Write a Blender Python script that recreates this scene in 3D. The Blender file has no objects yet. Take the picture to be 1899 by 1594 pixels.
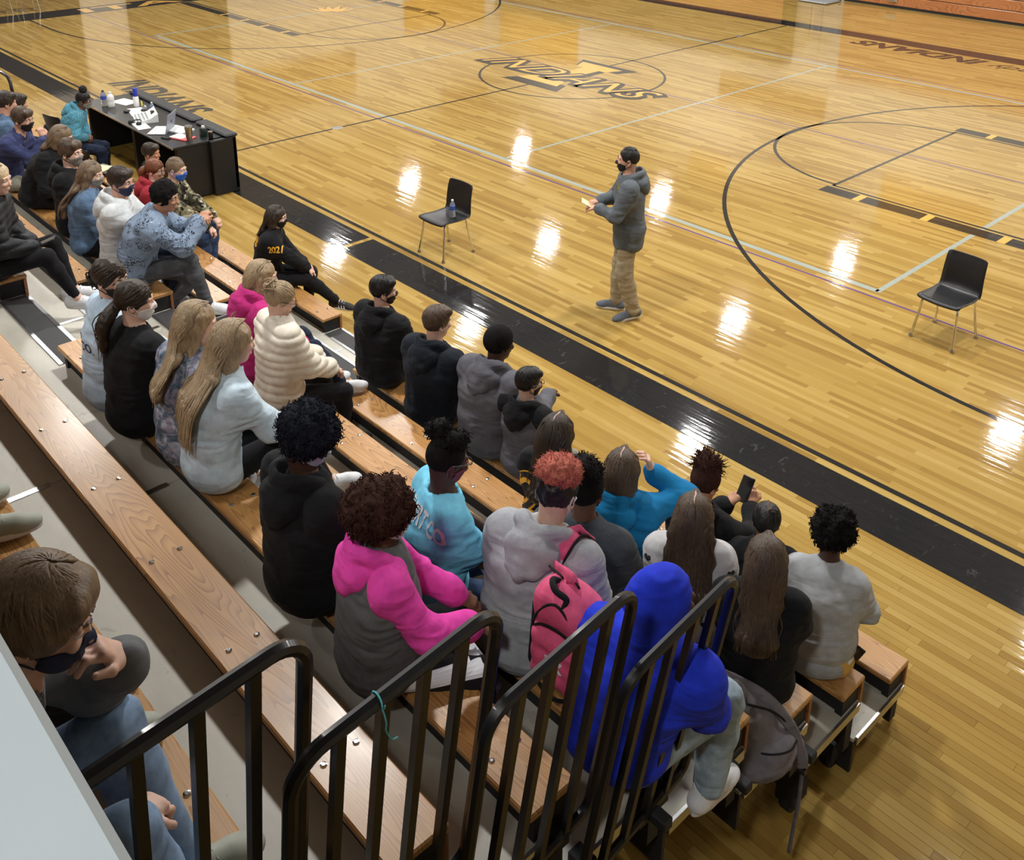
import bpy, bmesh, math, random
import numpy as np
from mathutils import Vector, Matrix
from mathutils.bvhtree import BVHTree

SC = bpy.context.scene
COL = SC.collection
PI = math.pi
random.seed(11)

# ---------------------------------------------------------------- camera, light, exposure
CAM = np.array([13.4423, -14.1180, 4.7815])
YAW, PITCH, ROLL, FPX = 0.8210, -0.3429, 0.0075, 1864.05
_f = np.array([-math.sin(YAW)*math.cos(PITCH), math.cos(YAW)*math.cos(PITCH), math.sin(PITCH)])
_r0 = np.array([math.cos(YAW), math.sin(YAW), 0.0]); _u0 = np.cross(_r0, _f)
_r = math.cos(ROLL)*_r0 + math.sin(ROLL)*_u0
_u = -math.sin(ROLL)*_r0 + math.cos(ROLL)*_u0
cam = bpy.data.cameras.new('camera')
cam.sensor_fit = 'HORIZONTAL'; cam.sensor_width = 36.0
cam.lens = FPX/1899.0*36.0
cam.shift_x = 0.0
cam.shift_y = (328.0-797.0)/1899.0
cam.clip_start = 0.05; cam.clip_end = 200
camo = bpy.data.objects.new('camera', cam)
camo.matrix_world = Matrix(((_r[0], _u[0], -_f[0], CAM[0]), (_r[1], _u[1], -_f[1], CAM[1]),
                            (_r[2], _u[2], -_f[2], CAM[2]), (0, 0, 0, 1)))
COL.objects.link(camo); SC.camera = camo

SC.view_settings.view_transform = 'Standard'
SC.view_settings.look = 'None'
SC.view_settings.gamma = 1.0
SC.view_settings.use_curve_mapping = False
SC.view_settings.exposure = 0.0
SC.cycles.use_denoising = True
SC.cycles.max_bounces = 6
SC.cycles.diffuse_bounces = 4
SC.cycles.glossy_bounces = 3
SC.cycles.transmission_bounces = 4
SC.cycles.sample_clamp_indirect = 6.0

world = bpy.data.worlds.new('gym_air'); SC.world = world
world.use_nodes = True
world.node_tree.nodes['Background'].inputs[0].default_value = (0.62, 0.66, 0.7, 1)
world.node_tree.nodes['Background'].inputs[1].default_value = 0.25

LAMP_Z = 7.0
LAMP_POWER = 222.0
LAMPS = [(x, y) for x in (-12.4, -5.75, 0.85, 7.5, 14.1) for y in (-10.4, -5.1, 5.2, 10.4) if not (x > 13 and y < 0)] + \
        [(-9.2, 0.1), (-3.3, 0.1), (3.4, 0.2), (10.2, 0.2), (11.0, -5.1), (.85, -15.6), (7.0, -15.6), (13.4, -15.6)]  # bleacher and balcony rows and the right near-court lamp are added fill
for lx, ly in LAMPS:
    ld = bpy.data.lights.new('high_bay_and_fill_light', 'AREA')
    ld.shape = 'DISK'; ld.size = 0.48
    ld.energy = LAMP_POWER*(.62 if ly < -15 else 1.1 if ly < -9 else 1.0); ld.color = (1.0, 0.985, 0.955)
    lo = bpy.data.objects.new('high_bay_and_fill_light', ld)
    lo.location = (lx, ly, LAMP_Z-0.06)
    COL.objects.link(lo)

# ---------------------------------------------------------------- generic helpers
def link(name, me, mat=None, parent=None, kind=None, smooth=False):
    if mat is not None:
        for m in (mat if isinstance(mat, (list, tuple)) else [mat]):
            me.materials.append(m)
    o = bpy.data.objects.new(name, me); COL.objects.link(o)
    if parent is not None: o.parent = parent
    if kind: o['kind'] = kind
    if smooth:
        me.polygons.foreach_set('use_smooth', [True]*len(me.polygons))
    return o

def tag(o, label, cat=None, group=None):
    o['label'] = label
    if cat: o['category'] = cat
    if group: o['group'] = group
    return o

def empty(name, loc, rz=0.0, label=None, cat=None, group=None):
    o = bpy.data.objects.new(name, None); COL.objects.link(o)
    o.location = loc; o.rotation_euler = (0, 0, rz); o.empty_display_size = 0.1
    if label: tag(o, label, cat, group)
    return o

class MB:
    """collects polygons, links as one mesh"""
    def __init__(s): s.v = []; s.f = []; s.m = []; s.mi = 0
    def add(s, vs, fs):
        n = len(s.v); s.v += [tuple(map(float, v)) for v in vs]
        s.f += [tuple(i+n for i in f) for f in fs]; s.m += [s.mi]*len(fs)
    def box(s, lo, hi, M=None, bev=0.0):
        x0, y0, z0 = lo; x1, y1, z1 = hi
        if bev <= 0:
            vs = [(x0,y0,z0),(x1,y0,z0),(x1,y1,z0),(x0,y1,z0),(x0,y0,z1),(x1,y0,z1),(x1,y1,z1),(x0,y1,z1)]
            fs = [(0,3,2,1),(4,5,6,7),(0,1,5,4),(1,2,6,5),(2,3,7,6),(3,0,4,7)]
        else:
            b = min(bev, (x1-x0)/2.01, (y1-y0)/2.01, (z1-z0)/2.01)
            vs = []
            for X, sx in ((x0, 1), (x1, -1)):
                for Y, sy in ((y0, 1), (y1, -1)):
                    for Z, sz in ((z0, 1), (z1, -1)):
                        vs += [(X, Y+sy*b, Z+sz*b), (X+sx*b, Y, Z+sz*b), (X+sx*b, Y+sy*b, Z)]
            def I(i, j, k, a): return (i*4+j*2+k)*3+a
            fs = []
            for i in (0, 1):
                fs.append(tuple(I(i, j, k, 0) for j, k in ((0,0),(1,0),(1,1),(0,1))))
                fs.append(tuple(I(j, i, k, 1) for j, k in ((0,0),(1,0),(1,1),(0,1))))
                fs.append(tuple(I(j, k, i, 2) for j, k in ((0,0),(1,0),(1,1),(0,1))))
            for j in (0, 1):
                for k in (0, 1):
                    fs.append((I(0,j,k,1), I(1,j,k,1), I(1,j,k,2), I(0,j,k,2)))
                    fs.append((I(j,0,k,0), I(j,1,k,0), I(j,1,k,2), I(j,0,k,2)))
                    fs.append((I(j,k,0,0), I(j,k,1,0), I(j,k,1,1), I(j,k,0,1)))
            for i in (0, 1):
                for j in (0, 1):
                    for k in (0, 1):
                        fs.append((I(i,j,k,0), I(i,j,k,1), I(i,j,k,2)))
        if M is not None: vs = [tuple(M @ Vector(v)) for v in vs]
        s.add(vs, fs); return s
    def tube(s, pts, r, n=8, cap=True, closed=False):
        pts = [np.array(p, float) for p in pts]; m = len(pts)
        rs = r if hasattr(r, '__len__') else [r]*m
        up = None; rings = []
        for i in range(m):
            a = pts[i-1] if (i > 0 or closed) else pts[i]
            b = pts[(i+1) % m] if (i < m-1 or closed) else pts[i]
            t = b-a; t = t/(np.linalg.norm(t)+1e-12)
            if up is None:
                up = np.array([0, 0, 1.]) if abs(t[2]) < .9 else np.array([1., 0, 0])
            up = up-t*np.dot(up, t); up /= np.linalg.norm(up)+1e-12
            w = np.cross(t, up)
            rings.append([pts[i]+rs[i]*(math.cos(2*PI*k/n)*up+math.sin(2*PI*k/n)*w) for k in range(n)])
        vs = [v for R in rings for v in R]; fs = []
        for i in range(m if closed else m-1):
            j = (i+1) % m
            for k in range(n):
                l = (k+1) % n
                fs.append((i*n+k, i*n+l, j*n+l, j*n+k))
        if cap and not closed:
            fs.append(tuple(reversed(range(n)))); fs.append(tuple((m-1)*n+k for k in range(n)))
        s.add(vs, fs); return s
    def lathe(s, prof, c=(0, 0, 0), n=16, M=None):
        vs = []; fs = []
        for (r, z) in prof:
            for k in range(n):
                v = (c[0]+r*math.cos(2*PI*k/n), c[1]+r*math.sin(2*PI*k/n), c[2]+z)
                vs.append(tuple(M @ Vector(v)) if M is not None else v)
        for i in range(len(prof)-1):
            for k in range(n):
                l = (k+1) % n
                fs.append((i*n+k, i*n+l, (i+1)*n+l, (i+1)*n+k))
        if prof[0][0] > 1e-5: fs.append(tuple(reversed(range(n))))
        if prof[-1][0] > 1e-5: fs.append(tuple((len(prof)-1)*n+k for k in range(n)))
        s.add(vs, fs); return s
    def poly(s, pts):
        s.add(pts, [tuple(range(len(pts)))]); return s
    def mesh(s, name):
        me = bpy.data.meshes.new(name); me.from_pydata(s.v, [], s.f)
        if any(s.m): me.polygons.foreach_set('material_index', s.m)
        me.update(); return me
    def build(s, name, mat, parent=None, kind=None, smooth=False):
        me = s.mesh(name)
        o = link(name, me, mat, parent, kind)
        if smooth:
            me.polygons.foreach_set('use_smooth', [True]*len(me.polygons))
            try: me.set_sharp_from_angle(angle=math.radians(40))
            except Exception: pass
        return o

# ---------------------------------------------------------------- materials
def newmat(name):
    m = bpy.data.materials.new(name); m.use_nodes = True
    return m, m.node_tree, m.node_tree.nodes['Principled BSDF']

class NT:
    def __init__(s, t): s.t = t
    def n(s, typ, **kw):
        nd = s.t.nodes.new(typ)
        for k, v in kw.items():
            if k.startswith('i_'): nd.inputs[k[2:].replace('_', ' ')].default_value = v
            else: setattr(nd, k, v)
        return nd
    def l(s, a, b): s.t.links.new(a, b)
    def math(s, op, a, b=None, c=None):
        nd = s.t.nodes.new('ShaderNodeMath'); nd.operation = op
        for i, x in enumerate((a, b, c)):
            if x is None: continue
            if isinstance(x, (int, float)): nd.inputs[i].default_value = x
            else: s.t.links.new(x, nd.inputs[i])
        return nd.outputs[0]
    def ramp(s, fac, stops, interp='LINEAR'):
        nd = s.t.nodes.new('ShaderNodeValToRGB'); cr = nd.color_ramp; cr.interpolation = interp
        while len(cr.elements) < len(stops): cr.elements.new(0.5)
        for e, (p, c) in zip(cr.elements, stops):
            e.position = p; e.color = (*c, 1) if len(c) == 3 else c
        s.t.links.new(fac, nd.inputs[0]); return nd.outputs[0]
    def noise(s, vec, scale, detail=3, rough=.5, dist=0):
        nd = s.t.nodes.new('ShaderNodeTexNoise')
        nd.inputs['Scale'].default_value = scale; nd.inputs['Detail'].default_value = detail
        nd.inputs['Roughness'].default_value = rough; nd.inputs['Distortion'].default_value = dist
        if vec is not None: s.t.links.new(vec, nd.inputs['Vector'])
        return nd.outputs['Fac']
    def mapping(s, vec, scale=(1, 1, 1), loc=(0, 0, 0), rot=(0, 0, 0)):
        nd = s.t.nodes.new('ShaderNodeMapping')
        nd.inputs['Scale'].default_value = scale; nd.inputs['Location'].default_value = loc
        nd.inputs['Rotation'].default_value = rot
        s.t.links.new(vec, nd.inputs['Vector']); return nd.outputs[0]
    def obj(s): return s.t.nodes.new('ShaderNodeTexCoord').outputs['Object']
    def pos(s): return s.t.nodes.new('ShaderNodeNewGeometry').outputs['Position']
    def mix(s, fac, a, b, typ='MIX'):
        nd = s.t.nodes.new('ShaderNodeMix'); nd.data_type = 'RGBA'; nd.blend_type = typ
        for i, x in ((0, fac), (6, a), (7, b)):
            if isinstance(x, (int, float)): nd.inputs[i].default_value = x
            elif isinstance(x, tuple): nd.inputs[i].default_value = (*x, 1) if len(x) == 3 else x
            else: s.t.links.new(x, nd.inputs[i])
        return nd.outputs[2]
    def bump(s, h, strength=.2, dist=.01):
        nd = s.t.nodes.new('ShaderNodeBump'); nd.inputs['Strength'].default_value = strength
        nd.inputs['Distance'].default_value = dist; s.t.links.new(h, nd.inputs['Height'])
        return nd.outputs[0]

def srgb(r, g, b):
    f = lambda c: (c/255/12.92) if c/255 <= .04045 else ((c/255+.055)/1.055)**2.4
    return (f(r), f(g), f(b))

def plain(name, col, rough=.5, metal=0.0, coat=0.0, var=.06, scale=30, bump=0.0, trans=0.0, spec=.5):
    m, t, b = newmat(name); N = NT(t)
    v = N.noise(N.obj(), scale, 3)
    c0 = tuple(max(0, x*(1-var)) for x in col); c1 = tuple(min(1, x*(1+var)) for x in col)
    N.l(N.ramp(v, [(.3, c0), (.7, c1)]), b.inputs['Base Color'])
    b.inputs['Roughness'].default_value = rough; b.inputs['Metallic'].default_value = metal
    b.inputs['Coat Weight'].default_value = coat; b.inputs['Coat Roughness'].default_value = .08
    b.inputs['Specular IOR Level'].default_value = spec
    if trans: b.inputs['Transmission Weight'].default_value = trans
    if bump: N.l(N.bump(v, bump, .004), b.inputs['Normal'])
    return m

FLOOR_BUMP = .06
def floor_finish(N, b, P):
    """the gym floor's polyurethane coat, shared by bare wood and painted lines"""
    b.inputs['Roughness'].default_value = .5; b.inputs['Specular IOR Level'].default_value = .05
    b.inputs['Coat Weight'].default_value = 1.0
    b.inputs['Coat Roughness'].default_value = .055
    b.inputs['Coat IOR'].default_value = 1.42
    w = N.noise(N.mapping(P, (1.2, 17.5, 1)), 1.0, 2, .5)
    w2 = N.noise(N.mapping(P, (7, 7, 1)), 1.0, 2, .6)
    h = N.math('ADD', w, N.math('MULTIPLY', w2, .35))
    N.l(N.bump(h, FLOOR_BUMP, .02), b.inputs['Coat Normal'])

def wood_floor(name, by_object=False):
    m, t, b = newmat(name); N = NT(t); P = N.pos()
    sep = N.n('ShaderNodeSeparateXYZ'); N.l(P, sep.inputs[0])
    SW = .057
    row = N.math('FLOOR', N.math('DIVIDE', sep.outputs[1], SW))
    wn = N.n('ShaderNodeTexWhiteNoise', noise_dimensions='1D'); N.l(row, wn.inputs['W'])
    xx = N.math('ADD', N.math('DIVIDE', sep.outputs[0], .95), N.math('MULTIPLY', wn.outputs[0], 17.0))
    cell = N.math('FLOOR', xx)
    cmb = N.n('ShaderNodeCombineXYZ'); N.l(row, cmb.inputs[0]); N.l(cell, cmb.inputs[1])
    wn2 = N.n('ShaderNodeTexWhiteNoise', noise_dimensions='2D'); N.l(cmb.outputs[0], wn2.inputs['Vector'])
    rnd = wn2.outputs[0]
    if by_object: rnd = N.n('ShaderNodeObjectInfo').outputs['Random']
    g = N.noise(N.mapping(P, (3.0, 70, 1)), 1.0, 4, .6, .6)
    v = N.math('ADD', N.math('MULTIPLY', rnd, .62), N.math('MULTIPLY', g, .38))
    c = N.ramp(v, [(.08, srgb(132, 100, 46)), (.36, srgb(160, 128, 62)), (.62, srgb(174, 144, 76)), (.95, srgb(192, 164, 98))])
    big = N.noise(N.mapping(P, (.25, .6, 1)), 1.0, 2)
    c = N.mix(N.math('MULTIPLY', big, .25), c, srgb(160, 122, 58))
    if not by_object:
        fy = N.math('FRACT', N.math('DIVIDE', sep.outputs[1], SW))
        fx = N.math('FRACT', xx)
        e = N.math('MAXIMUM', N.math('LESS_THAN', fy, .035), N.math('LESS_THAN', fx, .004))
        c = N.mix(N.math('MULTIPLY', e, .3), c, srgb(120, 78, 34))
    N.l(c, b.inputs['Base Color'])
    floor_finish(N, b, P)
    return m

def paint_mat(name, col, wear=.0):
    m, t, b = newmat(name); N = NT(t); P = N.pos()
    v = N.noise(N.mapping(P, (3, 40, 1)), 1.0, 4, .6)
    c1 = tuple(min(1, x*1.25+.004) for x in col)
    c = N.ramp(v, [(.3, col), (.75, c1)])
    if wear:
        sc = N.noise(N.mapping(P, (14, 5, 1), rot=(0, 0, .5)), 1.0, 6, .72, 1.2)
        c = N.mix(N.math('MULTIPLY', N.math('GREATER_THAN', sc, .63), wear), c, (.16, .16, .16))
    N.l(c, b.inputs['Base Color'])
    floor_finish(N, b, P)
    return m

def plank_wood(name, a, bb, c, rough=.40, coat=.2):
    m, t, b = newmat(name); N = NT(t)
    oi = N.n('ShaderNodeObjectInfo')
    off = N.n('ShaderNodeCombineXYZ')
    N.l(N.math('MULTIPLY', oi.outputs['Random'], 31), off.inputs[0]); N.l(N.math('MULTIPLY', oi.outputs['Random'], 7), off.inputs[1])
    ad = N.n('ShaderNodeVectorMath', operation='ADD'); N.l(N.pos(), ad.inputs[0]); N.l(off.outputs[0], ad.inputs[1])
    P = ad.outputs[0]
    n1 = N.noise(N.mapping(P, (.55, 5.5, 1)), 1.0, 2, .45, .3)
    fr = N.math('FRACT', N.math('MULTIPLY', n1, 38))
    ln = N.math('POWER', fr, 2.2)
    g = N.noise(N.mapping(P, (3, 120, 60)), 1.0, 4, .6)
    big = N.noise(N.mapping(P, (.9, 3, 1)), 1.0, 3)
    v = N.math('ADD', N.math('MULTIPLY', N.math('SUBTRACT', 1.0, ln), .42), N.math('MULTIPLY', g, .28))
    v = N.math('ADD', v, N.math('MULTIPLY', big, .32))
    col = N.ramp(v, [(.16, a), (.45, bb), (.8, c)])
    N.l(col, b.inputs['Base Color'])
    b.inputs['Roughness'].default_value = rough
    b.inputs['Coat Weight'].default_value = coat; b.inputs['Coat Roughness'].default_value = .2
    N.l(N.bump(v, .12, .004), b.inputs['Normal'])
    return m

def fabric(name, col, col2=None, rough=.9, weave=900, fold=.25, heather=0.0, pattern=None):
    """cloth: fine weave bump, slight tonal variation, optional heather or printed pattern"""
    m, t, b = newmat(name); N = NT(t); O = N.obj()
    v = N.noise(O, 18, 4, .6)
    c0 = tuple(x*.86 for x in col); c1 = tuple(min(1, x*1.12+.001) for x in col)
    c = N.ramp(v, [(.3, c0), (.7, c1)])
    if heather:
        h = N.noise(N.mapping(O, (260, 260, 700)), 1.0, 2, .7)
        c = N.mix(N.math('MULTIPLY', N.math('GREATER_THAN', h, .52), heather), c, tuple(min(1, x*1.9+.03) for x in col))
    if pattern == 'camo':
        n1 = N.noise(O, 11, 2, .5, .8); n2 = N.noise(N.mapping(O, (1, 1, 1), (3, 1, 2)), 13, 2, .5, .8)
        c = N.ramp(n1, [(.0, srgb(60, 62, 44)), (.43, srgb(60, 62, 44)), (.45, srgb(128, 122, 96)), (.56, srgb(128, 122, 96)), (.58, srgb(196, 190, 168))], 'CONSTANT')
        c = N.mix(N.math('GREATER_THAN', n2, .57), c, srgb(38, 34, 28))
    elif pattern == 'tiedye':
        n1 = N.noise(O, 9, 4, .6, 2.2); n2 = N.noise(N.mapping(O, (1, 1, 1.6), (5, 2, 1)), 7, 3, .6, 1.5)
        c = N.ramp(n1, [(.3, srgb(58, 66, 86)), (.45, srgb(96, 116, 134)), (.55, srgb(158, 160, 176)), (.68, srgb(198, 200, 206)), (.8, srgb(90, 104, 120))])
        c = N.mix(N.math('MULTIPLY', N.math('GREATER_THAN', n2, .56), .5), c, srgb(128, 112, 138))
    elif pattern == 'plaid':
        sp = N.n('ShaderNodeSeparateXYZ'); N.l(O, sp.inputs[0])
        a = N.math('GREATER_THAN', N.math('FRACT', N.math('MULTIPLY', sp.outputs[0], 14)), .55)
        d = N.math('GREATER_THAN', N.math('FRACT', N.math('MULTIPLY', sp.outputs[2], 14)), .55)
        c = N.mix(N.math('MULTIPLY', N.math('ADD', a, d), .3), c, col2 or (0, 0, 0))
    elif pattern == 'scribble':
        n1 = N.noise(N.mapping(O, (1, 1, 1.4)), 26, 3, .55, 1.6)
        n2 = N.noise(N.mapping(O, (1, 1, 1), (4, 4, 4)), 30, 2, .5, 1.0)
        n3 = N.noise(O, 9, 2)
        k = N.math('MULTIPLY', N.math('LESS_THAN', N.math('ABSOLUTE', N.math('SUBTRACT', n1, .5)), .035), N.math('GREATER_THAN', n3, .47))
        c = N.mix(k, c, (.012, .014, .02)); c = N.mix(N.math('GREATER_THAN', n2, .72), c, (.7, .74, .78))
    elif pattern == 'denim':
        n1 = N.noise(O, 12, 4, .65)
        c = N.ramp(n1, [(.3, tuple(x*.7 for x in col)), (.62, tuple(min(1, x*1.3) for x in col))])
    elif pattern == 'ombre_tee':
        n1 = N.noise(O, 16, 5, .7, 1.8)
        c = N.ramp(n1, [(.35, srgb(52, 112, 132)), (.5, srgb(92, 156, 178)), (.6, srgb(50, 92, 108)), (.72, srgb(164, 204, 206))])
    N.l(c, b.inputs['Base Color'])
    b.inputs['Roughness'].default_value = rough
    b.inputs['Specular IOR Level'].default_value = .25
    b.inputs['Sheen Weight'].default_value = .02
    w = N.noise(O, weave, 2)
    f1 = N.noise(N.mapping(O, (3.2, 3.2, 9), rot=(.45, .25, 0)), 1.0, 2, .45, 1.0)
    f2 = N.noise(N.mapping(O, (8, 8, 5), (3, 2, 1), rot=(0, .6, .4)), 1.0, 2, .5, .8)
    h = N.math('ADD', N.math('MULTIPLY', f1, fold*9), N.math('MULTIPLY', f2, fold*4))
    h = N.math('ADD', h, N.math('MULTIPLY', w, .04))
    N.l(N.bump(h, .6, .016), b.inputs['Normal'])
    return m

_hm = {}
def hair_mat(col, tip=None, gloss=.42, z0=-.1, z1=-.45):
    key = (col, tip, gloss)
    if key in _hm: return _hm[key]
    m, t, b = newmat('hair_strands'); N = NT(t); O = N.obj()
    v = N.noise(N.mapping(O, (170, 170, 10)), 1.0, 3, .65)
    big = N.noise(N.mapping(O, (22, 22, 3)), 1.0, 2)
    k = N.math('ADD', N.math('MULTIPLY', v, .7), N.math('MULTIPLY', big, .35))
    c = N.ramp(k, [(.3, tuple(x*.45 for x in col)), (.55, col), (.8, tuple(min(1, x*1.55+.004) for x in col))])
    if tip:
        sp = N.n('ShaderNodeSeparateXYZ'); N.l(O, sp.inputs[0])
        f = N.n('ShaderNodeMapRange'); N.l(sp.outputs[2], f.inputs[0])
        f.inputs[1].default_value = z0; f.inputs[2].default_value = z1
        f.inputs[3].default_value = 0; f.inputs[4].default_value = 1
        c2 = N.ramp(k, [(.3, tuple(x*.5 for x in tip)), (.55, tip), (.8, tuple(min(1, x*1.4) for x in tip))])
        c = N.mix(f.outputs[0], c, c2)
    N.l(c, b.inputs['Base Color'])
    b.inputs['Roughness'].default_value = gloss; b.inputs['Specular IOR Level'].default_value = .4 if gloss < .6 else .12
    N.l(N.bump(v, .35, .004), b.inputs['Normal'])
    _hm[key] = m; return m

_sm = {}
def skin_mat(col):
    if col in _sm: return _sm[col]
    m, t, b = newmat('skin'); N = NT(t); O = N.obj()
    v = N.noise(O, 24, 4)
    N.l(N.ramp(v, [(.3, tuple(x*.9 for x in col)), (.7, tuple(min(1, x*1.08) for x in col))]), b.inputs['Base Color'])
    b.inputs['Roughness'].default_value = .52
    b.inputs['Subsurface Weight'].default_value = .08
    b.inputs['Subsurface Radius'].default_value = (.02, .008, .004)
    _sm[col] = m; return m

M_WOOD = wood_floor('maple_floor')
M_WOODP = wood_floor('maple_plank', True)
M_BLACKP = paint_mat('black_court_paint', (.006, .006, .007), .22)
M_BLACKL = paint_mat('black_line_paint', (.011, .010, .010))
M_GOLDP = paint_mat('gold_court_paint', srgb(208, 160, 76))
M_GREYP = paint_mat('pale_blue_grey_tape_line', srgb(150, 158, 150))
M_PURP = paint_mat('purple_line', srgb(92, 66, 120))
M_BLACK = plain('black_powder_coat', (.008, .0085, .010), .36, 0, .12, .1, spec=.35)
M_BLACKM = plain('matt_black', (.012, .012, .013), .7)
M_BLACKPL = plain('black_plastic', (.012, .012, .014), .38, var=.15)
M_CHROME = plain('chrome', (.75, .76, .77), .16, 1.0)
M_ALU = plain('aluminium', (.62, .64, .66), .32, 1.0)
M_STEEL = plain('brushed_steel', (.45, .44, .42), .3, 1.0)
M_SEAT = plank_wood('fir_bench_board', srgb(110, 70, 34), srgb(167, 118, 64), srgb(194, 147, 88))
M_SEATB = plank_wood('fir_front_board', srgb(92, 52, 28), srgb(140, 84, 46), srgb(164, 106, 62), .4, .2)
M_FARW = plank_wood('far_bleacher_wood', srgb(130, 74, 40), srgb(166, 104, 60), srgb(186, 126, 80), .35, .3)
M_WHITE = plain('white_paper', (.82, .82, .80), .7, var=.02)
# ---------------------------------------------------------------- room shell
X0, X1, Y0, Y1, ZC = -17.0, 19.0, -17.0, 13.0, 9.0
M_WALL = plain('cream_block_wall', srgb(214, 208, 196), .75, var=.03, scale=3)
M_CEIL = plain('ceiling_deck', srgb(112, 110, 106), .8, var=.03, scale=2)
M_GOLDB = plain('gold_banner', srgb(206, 152, 40), .6, var=.05)
M_TANP = plain('tan_wood_panel', srgb(150, 104, 52), .5, var=.08)
M_DKPAD = plain('dark_wall_pad', srgb(58, 50, 44), .6)
M_DARKST = plain('dark_steel', (.02, .02, .021), .45, .5)
M_GREYDOOR = plain('grey_door', srgb(178, 180, 180), .5)

PX0, PX1, PSW = 9.6, 13.6, .057
PROW0, PROW1 = -200, -144                        # strips built as separate planks (y = row * width)
PY0, PY1 = PROW0*PSW, PROW1*PSW
fl = MB()
for (a, b, c, d) in ((X0, X1, PY1, Y1), (X0, PX0, PY0, PY1), (PX1, X1, PY0, PY1), (X0, X1, Y0, PY0)):
    fl.poly([(a, c, 0), (b, c, 0), (b, d, 0), (a, d, 0)])
floor = fl.build('floor', M_WOOD, kind='structure')
sub = MB(); sub.box((PX0-.02, PY0-.02, -.05), (PX1+.02, PY1+.02, -.012)); sub.build('subfloor', plain('dark_underlay', (.05, .03, .015), .9), floor)
planks = []
rp = random.Random(5)
for row in range(PROW0, PROW1):
    x = PX0; first = True
    while x < PX1-.01:
        L = rp.uniform(.55, 1.35) if not first else rp.uniform(.2, 1.2)
        first = False
        e = min(PX1, x+L)
        if PX1-e < .15: e = PX1
        planks.append((x, e, row*PSW)); x = e
planks.sort(key=lambda q: (q[0]-13.0)**2+(q[2]+11.4)**2)
def plank_geo(m, x, e, y):
    g = .0006; b = .0008
    x0, x1, y0, y1 = x+g*.6, e-g*.6, y+g, y+PSW-g
    vs = [(x0, y0, -.012), (x1, y0, -.012), (x1, y1, -.012), (x0, y1, -.012), (x0, y0, -b), (x1, y0, -b), (x1, y1, -b), (x0, y1, -b),
          (x0+b, y0+b, 0), (x1-b, y0+b, 0), (x1-b, y1-b, 0), (x0+b, y1-b, 0)]
    fs = [(0, 1, 5, 4), (1, 2, 6, 5), (2, 3, 7, 6), (3, 0, 4, 7), (4, 5, 9, 8), (5, 6, 10, 9), (6, 7, 11, 10), (7, 4, 8, 11), (8, 9, 10, 11)]
    m.add(vs, fs)
for (x, e, y) in planks[:300]:
    m = MB(); plank_geo(m, x, e, y); m.build('plank', M_WOODP, floor)
if len(planks) > 300:
    m = MB()
    for (x, e, y) in planks[300:]: plank_geo(m, x, e, y)
    m.build('planks', M_WOOD, floor, kind='stuff')

m = MB(); m.box((X0-.2, Y0, 0), (X0, Y1, ZC)); wl = m.build('wall_left', M_WALL, kind='structure')
m = MB(); m.box((X1, Y0, 0), (X1+.2, Y1, ZC)); m.build('wall_right', M_WALL, kind='structure')
m = MB(); m.box((X0-.2, Y1, 0), (X1+.2, Y1+.2, ZC)); wf = m.build('wall_far', M_WALL, kind='structure')
m = MB(); m.box((X0-.2, Y0-.2, 0), (X1+.2, Y0, ZC)); m.build('wall_near', M_WALL, kind='structure')
m = MB(); m.box((X0-.2, Y0-.2, ZC), (X1+.2, Y1+.2, ZC+.2)); ceil = m.build('ceiling', M_CEIL, kind='structure')
for i in range(10):
    m = MB(); x = X0+1.8+i*3.6
    m.box((x-.07, Y0, ZC-.35), (x+.07, Y1, ZC-.30)); m.box((x-.015, Y0, ZC-.30), (x+.015, Y1, ZC))
    m.build('roof_beam', M_DARKST, ceil)
# wall panels, doors and banners that the polished floor reflects
def wall_panel(name, lo, hi, mat, par):
    m = MB(); m.box(lo, hi, bev=.02); return m.build(name, mat, par)
for (y0, y1, z0, z1, mt, nm) in ((1.5, 6.3, 3.3, 5.0, M_TANP, 'wood_panel'), (10.3, 12.8, 5.5, 7.4, M_TANP, 'wood_panel'), (-6.8, -3.3, .05, 3.1, M_DKPAD, 'wall_pad'),
                                 (-1.9, 1.4, .05, 3.1, M_DKPAD, 'wall_pad'), (8.6, 12.6, .05, 3.0, M_GOLDB, 'wall_pad')):
    wall_panel(nm, (X0, y0, z0), (X0+.06, y1, z1), mt, wl)
for (x0, x1, z0, z1, mt, nm) in ((-16.4, -12.1, 2.2, 4.1, M_GOLDB, 'banner'), (-5.6, -1.7, 3.1, 4.0, M_TANP, 'wood_panel'), (-6.6, -5.0, 6.0, 7.2, M_GOLDB, 'banner'),
                                 (.4, 3.6, 5.1, 6.8, M_GOLDB, 'banner'), (6.5, 10.5, 5.2, 6.9, M_GOLDB, 'banner')):
    wall_panel(nm, (x0, Y1-.06, z0), (x1, Y1, z1), mt, wf)
m = MB(); m.box((-2.35, Y1-.05, 0), (-.75, Y1, 2.1)); d1 = m.build('door_1', M_GREYDOOR, kind='structure')
m = MB(); m.box((-1.6, Y1-.12, .95), (-1.5, Y1-.05, 1.1), bev=.01); m.build('door_handle', M_CHROME, d1)

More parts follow.
